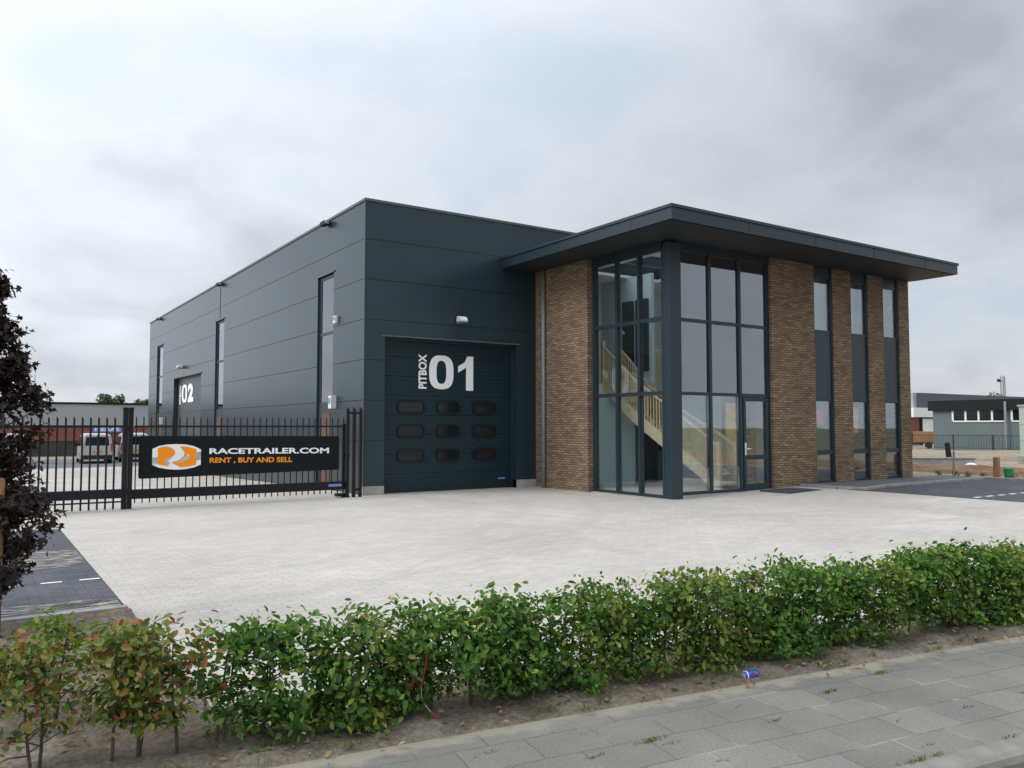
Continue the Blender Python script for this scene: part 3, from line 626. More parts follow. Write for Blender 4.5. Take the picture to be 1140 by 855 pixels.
# ---- wall mounted small things
def bulkhead(name,label,p,nx,ny,group):
    t=thing(name,label,'lamp',p,group)
    def B(u0,u1,d0,d1,z0,z1,mb):
        # u along wall, d outward
        if ny: mb.box(u0,u1,-d1,-d0,z0,z1)
        else: mb.box(-d1,-d0,u0,u1,z0,z1)
        return mb
    B(-.07,.07,.001,.05,-.06,.06,MB()).build('bracket',M['pipe'],t)
    mb=MB(); prof=[(.05,.08),(.10,.13),(.22,.10),(.30,.0),(.28,-.03),(.05,-.02)]
    if ny: mb.prism([(-d,z) for d,z in prof],'x',-.11,.11)
    else: mb.prism([(-d,z) for d,z in prof],'y',-.13,.13)
    hd=mb.build('lamp_head',M['lampwhite'],t,bevel=.012)
    if ny: MB().box(-.09,.09,-.27,-.07,-.05,-.032).build('lamp_glass',M['pipe'],hd)
    else: MB().box(-.27,-.07,-.11,.11,-.05,-.032).build('lamp_glass',M['pipe'],hd)
    return t
bulkhead('wall_lamp','white floodlight on the dark front wall above overhead door 01',(10.62,HY,4.45),0,1,'white floodlights above the overhead doors')
bulkhead('wall_lamp','white floodlight on the long side wall above overhead door 02',(HX,39.0,4.36),1,0,'white floodlights above the overhead doors')
for y,w in ((20.95,'nearest the front corner of the hall'),(32.33,'at the vertical joint halfway along the hall'),(44.64,'nearest the rear end of the hall')):
    t=thing('roof_edge_light','small dark downlight bracketed under the roof edge, '+w,'light',(HX,y,7.14),'downlights along the roof edge')
    MB().box(-.20,-.04,-.16,.16,.0,.12).build('lamp_box',M['black'],t,bevel=.02); MB().box(-.04,-.001,-.05,.05,.02,.15).build('bracket',M['trim'],t); MB().box(-.18,-.07,-.19,-.162,.03,.10).build('end_cap',M['concrete'],t)
def boxthing(name,label,cat,x,y,z,w,h,d,m):
    t=thing(name,label,cat,(x,y,z)); MB().box(-d,-.001,-w/2,w/2,-h/2,h/2).build('housing',m,t,bevel=.012); MB().box(-d-.012,-d-.001,-w*.32,w*.32,-h*.1,h*.32).build('front_cover',M['pipe'],t); return t
boxthing('alarm_box','small white alarm box high on the side wall beside the nearest window slot','alarm box',HX,20.26,4.5,.16,.2,.09,M['lampwhite'])
boxthing('wall_box','pale grey key box on the wall beside the nearest side door','wall box',HX,20.33,2.32,.2,.34,.16,M['lampwhite'])
boxthing('wall_box','pale grey box on the wall at the rearmost window slot','wall box',HX,43.7,1.95,.4,.34,.16,M['lampwhite'])

# ------------------------------------------------------------------ fence, gate
def bars(mb,x0,x1,sp,y,w,z0,z1,tip=True):
    n=int((x1-x0)/sp)
    for i in range(n+1):
        x=x0+i*sp; mb.box(x-w/2,x+w/2,y-w/2,y+w/2,z0,z1)
        if tip: mb.add([(x-w/2,y-w/2,z1),(x+w/2,y-w/2,z1),(x+w/2,y+w/2,z1),(x-w/2,y+w/2,z1),(x-w/2,y,z1+.05)],[(0,1,4),(1,2,4),(2,3,4),(3,0,4)])
g=thing('sliding_gate','long black steel sliding gate of upright bars with heavy bottom beam','gate',(2.8,18.32,0))
mb=MB(); bars(mb,2.84,7.4,.142,18.32,.022,.1,1.86); child(mb,'bars',M['black'],g)
mb=MB(); mb.box(2.8,7.45,18.30,18.34,1.665,1.705); child(mb,'top_rail',M['black'],g)
mb=MB(); mb.box(2.75,7.45,18.26,18.38,.19,.385); bm_=child(mb,'bottom_beam',M['black'],g,bevel=.01)
mb=MB(); mb.box(7.0,7.32,18.25,18.257,.27,.33); child(mb,'maker_plate',M['signblue'],bm_)
mb=MB(); mb.box(7.35,7.42,18.29,18.35,.385,1.75); mb.box(7.2,7.5,18.24,18.40,.03,.1); child(mb,'end_stile',M['black'],g)
# gate post (double)
t=thing('gate_post','tall double black steel post between the fence and the sliding gate','post',(2.66,18.2,0))
mb=MB(); mb.box(-.10,-.005,-.1,.0,0,2.05); mb.build('upright',M['black'],t,bevel=.006); mb=MB(); mb.box(.012,.10,-.05,.05,0,2.05); mb.build('upright',M['black'],t,bevel=.006)
mb=MB(); mb.box(-.11,.11,-.11,.06,2.052,2.075); mb.build('cap',M['black'],t); mb=MB(); mb.box(-.005,.012,-.06,.02,.3,.4); mb.box(-.005,.012,-.06,.02,1.6,1.7); mb.build('connector',M['black'],t)
# guide posts by the hall
t=thing('gate_guide_frame','black steel portal frame receiving the gate at the hall corner','gate frame',(7.6,18.2,0))
for x in (-.16,.0,.165):
    MB().box(x-.035,x+.035,-.035,.035,0,2.08).build('upright',M['black'],t,bevel=.004)
    MB().add([(x-.035,-.035,2.08),(x+.035,-.035,2.08),(x+.035,.035,2.08),(x-.035,.035,2.08),(x-.035,-.035,2.15),(x-.02,.035,2.15)],[(0,1,4),(1,2,5,4),(2,3,5),(3,0,4,5)]).build('post_tip',M['black'],t)
MB().box(-.125,.13,-.02,.02,1.98,2.03).build('cross_bar',M['black'],t); MB().box(-.035+.07,.13,-.02,.02,.16,.21).build('cross_bar',M['black'],t)
MB().box(-.3,-.12,-.05,.05,.0,.04).build('foot_plate',M['black'],t); MB().box(-.2,-.125,-.07,.05,.95,1.03).build('gate_catch',M['black'],t)
# left fence
t=thing('bar_fence','black steel bar fence with pointed uprights left of the gate post','fence',(0,18.1,0))
mb=MB(); bars(mb,-11.9,2.5,.146,18.1,.034,.02,1.84); child(mb,'bars',M['black'],t)
mb=MB(); mb.box(-12,2.56,18.08,18.12,1.66,1.71); child(mb,'top_rail',M['black'],t)
mb=MB(); mb.box(-12,2.56,18.03,18.17,.24,.42); child(mb,'beam',M['black'],t,bevel=.01)
mb=MB(); mb.box(-12,2.56,18.08,18.12,.15,.18); child(mb,'bottom_rail',M['black'],t)
# sign board
sg=thing('sign_board','black banner sign with orange and silver logo hanging on the sliding gate','sign',(2.9,18.285,.6))
# corners (x, z): top-left, top-right, bottom-right, bottom-left
TL,TR,BR,BL=(2.89,1.49),(7.26,1.455),(7.26,.665),(2.89,.60)
def SGp(u,v,y=18.27):
    zt_=TL[1]+(TR[1]-TL[1])*u; zb_=BL[1]+(BR[1]-BL[1])*u; return (TL[0]+(TR[0]-TL[0])*u,y,zb_+(zt_-zb_)*v)
r_=.018; pts=[]
for (cu,cv,a0) in ((1-r_/1.6,1-r_*3,0),(r_/1.6,1-r_*3,PI/2),(r_/1.6,r_*3,PI),(1-r_/1.6,r_*3,1.5*PI)):
    for k in range(5):
        t=a0+PI/2*k/4; pts.append((cu+r_/1.6*math.cos(t),cv+r_*3*math.sin(t)))
mb=MB(); n=len(pts); mb.add([SGp(u,v,18.272) for u,v in pts]+[SGp(u,v,18.292) for u,v in pts],[tuple(range(n)),tuple(range(2*n-1,n-1,-1))]+[(i,(i+1)%n,(i+1)%n+n,i+n) for i in range(n)])
child(mb,'board',M['signblack'],sg)
def sgu(px): # perspective foreshortening on the board: image px (155..378) -> u
    # inverse depth is linear in image x; ratio of distances left/right from board geometry
    a,b=155,378; s=(px-a)/(b-a); dl,dr=16.65,19.05
    return s*dl/(dr*(1-s)+s*dl)*1.0 if False else s/(s+(1-s)*dr/dl)
def sgt(mb,vf,x0,x1,yt0,yb0,yt1,yb1,y=18.268):
    # glyph block between picture columns; v heights are given as fractions of the board
    u0,u1=sgu(x0),sgu(x1); place(mb,vf,lambda a,b:SGp(u0+(u1-u0)*a,(yb0+(yb1-yb0)*a)+((yt0+(yt1-yt0)*a)-(yb0+(yb1-yb0)*a))*b,y))
def shear(vf): return vf
mt=MB(); sgt(mt,textmesh('RACETRAILER.COM',.03),233.5,366.5,.69,.545,.66,.495); child(mt,'lettering',M['white'],sg,fixn=False)
mt=MB(); sgt(mt,textmesh('RENT , BUY AND SELL',.028),234,326,.455,.30,.415,.25); child(mt,'lettering',M['orange'],sg,fixn=False)
# logo in crop coordinates (x 95..352, y 97..232, crop scale 4.75 of picture px from (150,475))
def LG(pts,y):
    o=[]
    for px,py in pts:
        X=150+px/4.75; Y=475+py/4.75; u=sgu(X); top=486; bot=534.6+(523.5-534.6)*((X-155)/223); o.append(SGp(u,(bot-Y)/(bot-top),y))
    return o
def poly(name,m,lists,y):
    mb=MB()
    for p in lists: mb.add(LG(p,y),[tuple(range(len(p)))])
    return mb.build_(name) if False else child(mb,name,m,sg,fixn=False)
outerp=[(95,122),(130,106),(175,98),(223,96),(272,98),(315,107),(352,124),(352,205),(318,220),(272,230),(223,233),(175,230),(130,222),(95,207)]
poly('logo',M['white'],[outerp],18.2690)
poly('logo_shadow',M['silver'],[[(95,168),(125,165),(125,202),(95,206)]],18.2675); poly('logo_shadow',M['silver'],[[(327,140),(352,136),(352,180),(327,184)]],18.2675)
poly('logo_orange',M['orange'],[[(124,118),(150,110),(178,110),(200,118),(214,132),(217,144),(210,156),(196,165),(172,174),(160,182),(165,194),(180,206),(186,214),(150,210),(124,203)],
   [(238,108),(280,110),(328,122),(328,206),(290,215),(245,220),(218,206),(196,194),(232,192),(268,184),(290,172),(293,158),(280,145),(276,160),(262,170),(240,175),(262,160),(266,144),(256,126)]],18.2660)
poly('logo_arrow',M['silver'],[[(158,184),(178,172),(206,164),(192,176),(176,186),(190,197),(180,206),(165,196)],[(200,193),(238,180),(268,170),(286,152),(291,166),(272,180),(238,188),(206,194)]],18.2645)

# ------------------------------------------------------------------ vans and left background
def van(px,py,rz,label):
    z=zg(px,py); t=thing('parked_van',label,'van',(px,py,z),'white vans parked behind the gate',rz)
    # length along +y (front), rear at y=0
    def sec(y,w,zs,zw,zr,ww,wr):
        # half section points from bottom to roof
        return [(-w,y,zs),(-w*1.0,y,zs+.3),(-w,y,zw),(-ww,y,zw+.3),(-wr,y,zr-.06),(-wr+.12,y,zr),(wr-.12,y,zr),(wr,y,zr-.06),(ww,y,zw+.3),(w,y,zw),(w,y,zs+.3),(w,y,zs)]
    S_=[sec(0,.84,.28,.98,1.74,.80,.70),sec(.06,.87,.26,1.0,1.80,.83,.73),(sec(1.4,.88,.26,1.0,1.84,.84,.74)),sec(2.7,.88,.26,1.0,1.80,.82,.70),sec(3.35,.86,.26,.98,1.36,.72,.62),sec(3.5,.85,.26,.96,1.06,.70,.6),sec(4.1,.76,.28,.74,.84,.66,.55),sec(4.2,.70,.30,.66,.74,.6,.5)]
    mb=MB(); n=12
    for s in S_: mb.v+=s
    for i in range(len(S_)-1):
        for k in range(n): a=i*n+k; b=i*n+(k+1)%n; mb.f.append((a,b,b+n,a+n))
    mb.f.append(tuple(range(n))); mb.f.append(tuple(range(len(mb.v)-n,len(mb.v))))
    body=mb.build('body',M['vanw'],t,smooth=False,bevel=.03)
    m=MB(); m.add([(-.66,-.006,1.10),(.66,-.006,1.10),(.60,-.006,1.62),(-.60,-.006,1.62)],[(0,1,2,3)]); m.build('rear_window',M['darkglass'],t,fixn=False)
    for s in (-1,1):
        for a,b in ((2.0,2.95),(.35,1.8)): MB().add([(s*.885,a,1.06),(s*.885,b,1.06),(s*.80,b-.12,1.62),(s*.80,a+.05,1.62)],[(0,1,2,3)]).build('side_window',M['darkglass'],t,fixn=False)
    MB().box(-.86,.86,-.1,.1,.30,.52).build('bumper',M['tyre'],t,bevel=.03)
    MB().box(-.26,.26,-.02,-.003,.70,.82).build('number_plate',simple('plate_yellow',(.5,.36,.03),.5),t)
    MB().box(-.02,.02,-.014,-.002,.55,1.72).build('door_gap',M['black'],t)
    for s in (-1,1): MB().box(s*.80-.05,s*.80+.05,-.02,.05,.75,1.25).build('tail_light',M['red'],t,bevel=.01)
    for s in (-1,1):
        for yy in (.75,3.3):
            w=MB().tube([(s*.68,yy,.32),(s*.88,yy,.32)],.32,18).build('wheel',M['tyre'],t); MB().tube([(s*.87,yy,.32),(s*.89,yy,.32)],.18,14).build('rim',M['pipe'],w)
    for s in (-1,1): MB().box(s*.98-.09,s*.98+.09,2.85,2.95,1.02,1.24).build('wing_mirror',M['black'],t,bevel=.02)
    return t
van(6.35,54.9,math.radians(-2),'white van parked left of the gate post, seen between the fence bars')
van(8.75,56.6,math.radians(-2),'white van half hidden by the gate post and the black sign')
van(1.9,56.5,math.radians(-2),'white van mostly hidden behind the purple leaved tree')
# left background building
b=thing('long_industrial_building','low industrial building with pale grey upper cladding and red brick band far behind the gate','building',(5,70,-.6))
MB_=MB(); MB_.box(-40,22,70,90,1.62,3.35); child(MB_,'upper_cladding',M['palegrey'],b)
MB_=MB(); MB_.box(-40.02,22.02,69.93,90.02,3.35,3.5); child(MB_,'roof_edge',M['fascia'],b)
MB_=MB(); MB_.box(-40,22,69.96,90,.55,1.62); child(MB_,'brick_band',M['farbrick'],b)
MB_=MB(); MB_.box(-40,22,70.1,90,-.7,.55); wl=child(MB_,'lower_glazing',simple('shaded_shopfront',(.045,.05,.04),.4,.4,.6),b)
MB_=MB()
for i in range(52): MB_.box(-39+1.2*i,-38.9+1.2*i,70.0,70.09,-.6,.55)
child(MB_,'mullion',M['brown'],b)
t=thing('blue_sign','small blue and white sign board on the brick band of the far building','sign',(8.75,69.9,1.42))
MB().box(-1.0,1.0,-.06,.0,-.22,.22).build('panel',M['signblue'],t)
mt=MB(); place(mt,textmesh('HERAS',.02),lambda u,v:(-.85+1.7*u,-.068,-.12+.26*v)); mt.build('lettering',M['white'],t,fixn=False)

def leafcloud(mb,centers,n,size,rng,flat=.5,shape='leaf'):
    for _ in range(n):
        c,r=rng.choice(centers)
        d=Vector((rng.gauss(0,1),rng.gauss(0,1),rng.gauss(0,1))).normalized()*(rng.random()**.45)
        p=Vector((c[0]+d.x*r[0],c[1]+d.y*r[1],c[2]+d.z*r[2]))
        leaf(mb,p,d,size*rng.uniform(.6,1.25),rng,shape)
def leaf(mb,p,out,s,rng,shape='leaf'):
    nrm=(Vector(out)*.7+Vector((rng.uniform(-1,1),rng.uniform(-1,1),rng.uniform(-.2,1.3)))).normalized()
    a=nrm.cross(Vector((rng.uniform(-1,1),rng.uniform(-1,1),rng.uniform(-1,1)))).normalized(); b=nrm.cross(a)
    if shape=='quad':
        mb.add([p-a*s*.5,p+b*s*.35,p+a*s*.5,p-b*s*.35],[(0,1,2,3)])
    elif shape=='leaf':
        f=nrm*s*.10
        mb.add([p-a*s*.5,p-a*s*.18+b*s*.27+f,p+a*s*.2+b*s*.24+f,p+a*s*.55,p+a*s*.2-b*s*.24+f,p-a*s*.18-b*s*.27+f],[(0,1,2,3),(0,3,4,5)])
    else: # lobed maple leaf
        v=[p-a*s*.45]
        for ang,r in ((-125,.42),(-100,.2),(-60,.55),(-33,.26),(0,.66),(33,.26),(60,.55),(100,.2),(125,.42)):
            t=math.radians(ang); v.append(p+a*s*r*math.cos(t)+b*s*r*math.sin(t)+nrm*s*.08*math.cos(3*t))
        mb.add(v+[p],[(10,i,i+1) for i in range(0,9)]+[(10,9,0)])
def fartree(x,y,h,w,label,seed,group='trees beyond the far roofs'):
    rng=random.Random(seed); t=thing('leafy_tree',label,'tree',(x,y,zg(x,y)),group)
    MB().tube([(0,0,0),(.1,0,h*.4),(0,.1,h*.75)],[.22,.15,.06],8).build('trunk',M['bark'],t)
    mb=MB(); cs=[((rng.uniform(-.6,.6)*w,rng.uniform(-.6,.6)*w,h*rng.uniform(.5,.88)),(w*rng.uniform(.3,.5),)*2+(h*.14,)) for _ in range(14)]
    leafcloud(mb,cs,2600,.34,rng,shape='quad'); mb.build('crown',M['leaft'],t,fixn=False)
fartree(12.6,96,5.9,1.8,'rounded green tree rising over the far roof, left of the pair',1)
fartree(15.6,99,5.7,1.5,'smaller green tree over the far roof beside the hall corner',2)
fartree(150,72,8.1,3.0,'tree top just showing over the grey roofs at the right',3)

# ------------------------------------------------------------------ right background
b=thing('grey_office_building','low grey rendered building with charcoal fascia and strip of dark windows','building',(62,27,0))
MB_=MB(); MB_.box(62,80,8,34.1,-.3,2.85); child(MB_,'wall',M['greywall'],b)
MB_=MB(); MB_.box(61.75,80.2,7.8,34.35,2.85,3.62); child(MB_,'fascia',M['fascia'],b)
def wstrip(y0,y1,n):
    fr=MB(); w=(y1-y0)/n
    fr.box(61.93,61.998,y0,y1,1.98,2.08)
    for i in range(n+1): fr.box(61.93,61.998,y0+w*i-.07,y0+w*i+.07,2.08,2.84)
    f=child(fr,'window',M['whitewall'],b); p=MB(); p.box(61.96,61.99,y0+.07,y1-.07,2.08,2.84); child(p,'pane',M['darkglass'],f)
wstrip(28.75,32.55,4); wstrip(24.4,28.35,4); wstrip(20.0,23.9,4)
MB_=MB(); MB_.tube([(61.6,28.62,0),(61.68,28.66,3.45)],.09,10); child(MB_,'downpipe',M['pipe'],b)
b=thing('grey_warehouse','large blue grey warehouse with white band and white shutter at the far right','building',(95,50,-.6))
MB_=MB(); MB_.box(88.0,140,50,80,3.7,5.4); child(MB_,'upper_cladding',M['darkgrey'],b)
MB_=MB(); MB_.box(87.3,88.0,50.2,80,3.7,5.38); child(MB_,'side_cladding',M['palegrey'],b)
MB_=MB(); MB_.box(86.3,139,49.6,79,2.66,3.7); child(MB_,'white_band',M['whitewall'],b)
MB_=MB(); MB_.box(86.4,139,49.95,79,-.8,2.66); child(MB_,'lower_wall',M['farbrick'],b)
MB_=MB(); MB_.box(88.4,93.5,49.85,49.94,-.6,2.5); sh=child(MB_,'shutter',M['whitewall'],b)
MB_=MB(); MB_.box(88.0,88.4,49.8,49.94,-.6,2.66); MB_.box(93.5,93.9,49.8,49.94,-.6,2.66); MB_.box(88.4,93.5,49.8,49.94,2.5,2.66); child(MB_,'shutter_frame',M['fascia'],b)
t=thing('signal_mast','thin lattice mast with a camera arm above the far warehouse roof','mast',(120,56,5.4))
mb=MB()
for dx,dy in ((-.25,-.2),(.25,-.2),(0,.25)): mb.tube([(dx,dy,-6),(dx,dy,3.2)],.06,5)
for i in range(12):
    z=i*.28; mb.tube([(-.25,-.2,z),(.25,-.2,z+.28)],.035,4); mb.tube([(.25,-.2,z),(0,.25,z+.28)],.035,4)
mb.build('lattice',M['pipe'],t); MB().box(-1.0,.0,-.05,.05,2.5,2.62).build('arm',M['pipe'],t); MB().box(-1.25,-.85,-.15,.15,2.4,2.8).build('camera_head',M['black'],t,bevel=.03)
# railing
t=thing('steel_railing','dark steel railing along the foot of the grey building','railing',(61,28,0))
mb=MB()
for i in range(150):
    y=8.2+.18*i; mb.box(60.49,60.51,y-.008,y+.008,.05,1.0)
child(mb,'balusters',M['frame'],t)
mb=MB(); mb.box(60.47,60.53,8,35.0,.98,1.02); mb.box(60.48,60.52,8,35.0,.06,.09); child(mb,'rail',M['frame'],t)
for y in (8,11,14,17,20,23,26,29.0,31.8,35.0): child(MB().box(60.46,60.54,y-.04,y+.04,-.25,1.04),'post',M['frame'],t)
# trailer with wooden load
t=thing('loaded_trailer','small trailer loaded with brown timber boards parked before the white shutter','trailer',(66.5,37.0,zg(66,37)),rz=math.radians(30))
MB().box(-.9,.9,-1.2,1.2,.42,.52).build('bed',M['tyre'],t)
mb=MB(); [mb.box(-.85,.85,-1.15+.02*(i%3),1.15,.53+.1*i,.625+.1*i) for i in range(9)]; mb.build('timber_load',M['stake'],t)
for s in (-1,1):
    MB().tube([(s*.78,0,.28),(s*.95,0,.28)],.28,16).build('wheel',M['tyre'],t); MB().box(s*.75-.12,s*.75+.12,-1.25,-1.2,.42,.56).build('tail_light',M['red'],t)
MB().box(-.9,.9,-1.26,-1.2,.3,.42).build('bumper',M['whitewall'],t); MB().tube([(0,1.2,.45),(0,2.2,.42)],.04,6).build('drawbar',M['tyre'],t)
# site cabin at the frame edge
t=thing('site_cabin','pale green steel panel cabin at the right edge of the picture','cabin',(43.9,19.76,.1))
MB().box(0,2.4,-5.4,.0,.0,2.55).build('wall',M['mint'],t,bevel=.03)
mb=MB(); [mb.box(-.012,-.002,-5.4,.0,z,z+.03) for z in (.85,1.65)]; mb.build('panel_joint',M['concrete'],t); MB().box(-.05,2.45,-5.45,.05,2.56,2.66).build('roof',M['concrete'],t)
# low concrete wall, post, stakes
t=thing('low_concrete_wall','low grey concrete wall on the sandy ground behind the car park','wall',(31,17,.1))
def obox(mb,a,b,w,z0,z1):
    a=Vector((*a,0)); b=Vector((*b,0)); d=(b-a).normalized(); n=Vector((-d.y,d.x,0))*w/2; q=[a-n,b-n,b+n,a+n]
    return mb.add([(v.x,v.y,z0) for v in q]+[(v.x,v.y,z1) for v in q],[(0,3,2,1),(4,5,6,7),(0,1,5,4),(1,2,6,5),(2,3,7,6),(3,0,4,7)])
child(obox(MB(),(28.6,18.6),(32.2,16.2),.3,.05,.42),'wall_face',M['concrete'],t); child(obox(MB(),(28.55,18.63),(32.25,16.17),.36,.423,.48),'coping',M['kerb'],t,bevel=.01)
t=thing('bollard','leaning black bollard behind the low concrete wall','bollard',(38.4,20.4,.12)); MB().tube([(0,0,0),(-.03,.06,.74)],[.13,.11],12).build('shaft',M['black'],t); MB().tube([(-.03,.06,.74),(-.033,.062,.80)],[.14,.08],12).build('cap',M['black'],t)
def stake(x,y,h,w,label,m,lean=0):
    t=thing('wooden_stake',label,'stake',(x,y,.13)); mb=MB(); mb.add([(-w,-w,-.1),(w,-w,-.1),(w,w,-.1),(-w,w,-.1),(-w+lean,-w,h),(w+lean,-w,h),(w+lean,w,h),(-w+lean,w,h)],[(0,3,2,1),(4,5,6,7),(0,1,5,4),(1,2,6,5),(2,3,7,6),(3,0,4,7)]); mb.build('shaft',m,t,bevel=.006)
    MB().add([(-w+lean,-w,h+.001),(w+lean,-w,h+.001),(w+lean,w,h+.001),(-w+lean,w,h+.001),(lean,0,h+.04)],[(0,1,4),(1,2,4),(2,3,4),(3,0,4)]).build('pointed_tip',m,t)
stake(24.9,13.1,.78,.025,'thin pale stake near the brick corner of the office wing',M['kerb'],.03)
stake(25.1,11.95,.64,.07,'thick orange brown timber stake beside the green bucket',M['stake'])
t=thing('bucket','green plastic bucket standing beside the timber stake','bucket',(25.9,12.0,.14)); MB().tube([(0,0,0),(0,0,.28)],[.10,.14],16).build('tub',M['green'],t); MB().tube([(0,0,.26),(0,0,.285)],.15,16).build('rim',M['green'],t)
mb=MB(); rng=random.Random(4)
import bmesh
def lump(r,seed,sq=.7):
    bm=bmesh.new(); bmesh.ops.create_icosphere(bm,subdivisions=3,radius=r)
    for v in bm.verts:
        k=1+.45*noise.noise(v.co*(2.2/r)+Vector((seed,0,0))); v.co*=k; v.co.z*=sq
    me=MB(); me.v=[tuple(v.co) for v in bm.verts]; me.f=[tuple(x.index for x in f.verts) for f in bm.faces]; bm.free(); return me
o=lump(.2,3).build('plastic_bag',M['white'],loc=(29.5,14.9,.24),smooth=True); tag(o,'crumpled white plastic bag lying on the earth below the low wall','bag')
t=thing('concrete_block','pale square concrete block near the right edge of the sandy ground','block',(36.2,16.0,.1)); MB().box(-.3,.3,-.8,.25,0,.36).build('block_body',M['kerb'],t,bevel=.02); MB().box(-.2,.2,-.6,.05,.361,.40).build('block_top',M['whitewall'],t)
# earth ridges
mb=MB(); 
nx,ny=120,14
for i in range(nx+1):
    for j in range(ny+1):
        u=i/nx; x=26.2+6.5*j/ny+ (u-.5)*0; y=22-26*u; e=math.sin(PI*j/ny)*min(1,8*min(u,1-u))
        z=zg(x,y)-.02+e*(.13+.12*noise.fractal(Vector((x*.5,y*.5,0)),.9,2.1,4))
        mb.v.append((x,y,z))
mb.f=[(i*(ny+1)+j,(i+1)*(ny+1)+j,(i+1)*(ny+1)+j+1,i*(ny+1)+j+1) for i in range(nx) for j in range(ny)]
tag(mb.build('earth_bank',M['mound'],smooth=True,fixn=False),kind='structure')
ordn=['first','second','third','fourth','fifth','sixth','seventh','eighth','ninth','tenth','eleventh','twelfth','thirteenth','fourteenth','fifteenth','sixteenth','seventeenth','eighteenth','nineteenth','twentieth']
ordn+=['twenty-'+o for o in ordn[:9]]+['thirtieth']+['thirty-'+o for o in ordn[:9]]+['fortieth']+['forty-'+o for o in ordn[:9]]
for k,(x,y) in enumerate(((24.95,13.6),(25.0,13.1),(25.05,12.75),(25.15,12.35),(25.2,11.55),(25.3,11.2),(25.2,10.4),(25.3,9.7))):
    rng=random.Random(50+k); t=thing('young_shrub','tiny green shrub on the bare earth, %s from the brick corner'%ordn[k],'shrub',(x,y,.14),'young shrubs along the car park kerb')
    mb=MB(); leafcloud(mb,[((0,0,.10),(.13,.13,.10))],70,.05,rng,shape='quad'); mb.build('foliage',M['leaft'],t,fixn=False); MB().tube([(0,0,-.05),(0,0,.15)],.008,5).build('stem',M['bark'],t)

# ------------------------------------------------------------------ hedge
def hedgeplant(i,x,y,h,kind,nleaf,wid,label,low=.1):
    rng=random.Random(100+i); t=thing('hedge_plant',label,'hedge plant',(x,y,.0),'young hedge plants in a row before the yard',0)
    st_=MB(); tips=[]
    ns=rng.choice((1,2,2))
    for s in range(ns):
        bx,by=rng.uniform(-.03,.03),rng.uniform(-.03,.03); lx,ly=rng.uniform(-.07,.07),rng.uniform(-.06,.06)
        pts=[Vector((bx+lx*q+rng.uniform(-.008,.008),by+ly*q,-.03+(h*.9)*q)) for q in (0,.25,.5,.75,1)]
        st_.tube(pts,[.0105,.009,.007,.005,.003],6)
        for b_ in range(22 if low<.1 else 14):
            q=rng.uniform(.05 if low<.1 else .2,1)**.9; i0=min(3,int(q*4)); p=pts[i0].lerp(pts[i0+1],q*4-i0)
            a=rng.uniform(0,2*PI); ln=rng.uniform(.08,.2)*wid/.17
            e=p+Vector((math.cos(a)*ln*1.15,math.sin(a)*ln*1.0,rng.uniform(-.03,.12))); e.z=min(e.z,h*rng.uniform(.93,1.03))
            m_=p.lerp(e,.5)+Vector((0,0,.015)); st_.tube([p,m_,e],[.004,.003,.0015],4); tips.append((p,m_,e))
        for b_ in range(rng.choice((1,2,3))): # shoots standing proud of the clipped top
            p=pts[4]+Vector((rng.uniform(-.12,.12),rng.uniform(-.1,.1),-.03)); e=p+Vector((rng.uniform(-.05,.05),rng.uniform(-.04,.04),rng.uniform(.04,.12))); st_.tube([p,e],[.003,.001],4); tips.append((p,p.lerp(e,.5),e))
    st_.build('stem',M['bark'],t)
    mb=MB()
    for _ in range(nleaf):
        p,m_,e=rng.choice(tips); q=rng.random()**.7; c=(p.lerp(m_,q*2) if q<.5 else m_.lerp(e,q*2-1))
        c=c+Vector((rng.gauss(0,.040),rng.gauss(0,.055),rng.gauss(0,.036)))
        if c.z<low: c.z=low+rng.random()*.1
        o=Vector((c.x,c.y,.05)); leaf(mb,c,o.normalized() if o.length>0 else Vector((0,0,1)),rng.uniform(.022,.052) if rng.random()<.8 else rng.uniform(.045,.064),rng)
    mb.build('foliage',kind,t,fixn=False)
    return t
xs_=[.04,.30,.62,.76,.90,1.12,1.36]
x=1.60
while x<9.9: xs_.append(x); x+=R.uniform(.215,.265)
NX=len(xs_)
for i,x in enumerate(xs_):
    y=4.63-.145*x+R.uniform(-.05,.05)
    if x<.1: y+=.05
    if x<1.0: k,nl,w,h=M['leafo'],640,.2,.70; look='sparse hedge plant turning orange and red'
    elif x<1.3: k,nl,w,h=M['leafg'],640,.17,.67; look='bushy hedge plant on a bare stem'
    elif 3.35<x<3.6 or 3.9<x<4.5: k,nl,w,h=M['leafy'],1200,.22,.68; look='yellowing hedge plant'
    else: k,nl,w,h=M['leafg'],1380,.22,R.uniform(.59,.71); look='dense green hedge plant'
    if R.random()<.16 and x>1.5 and k is M['leafg']: k=M['leafy']; look='hedge plant with some yellow leaves'
    if x>5: h+=.03
    hedgeplant(i,x,y,h,k,nl,w,'%s, %s in the row counted from the left end'%(look,ordn[i]),low=.18 if x<1.3 else .05)
for k,(x,y,h,lb) in enumerate(((.02,5.25,.6,'yellow green hedge plant standing behind the row at its left end'),(.42,5.35,.62,'yellow green hedge plant behind the row, before the corner of the dark car park'),(.78,5.1,.58,'small reddish hedge plant behind the row, left of the bare stemmed ones'))):
    hedgeplant(80+k,x,y,h,M['leafo'] if k!=1 else M['leafy'],520,.2,lb,low=.12)
rng=random.Random(9)
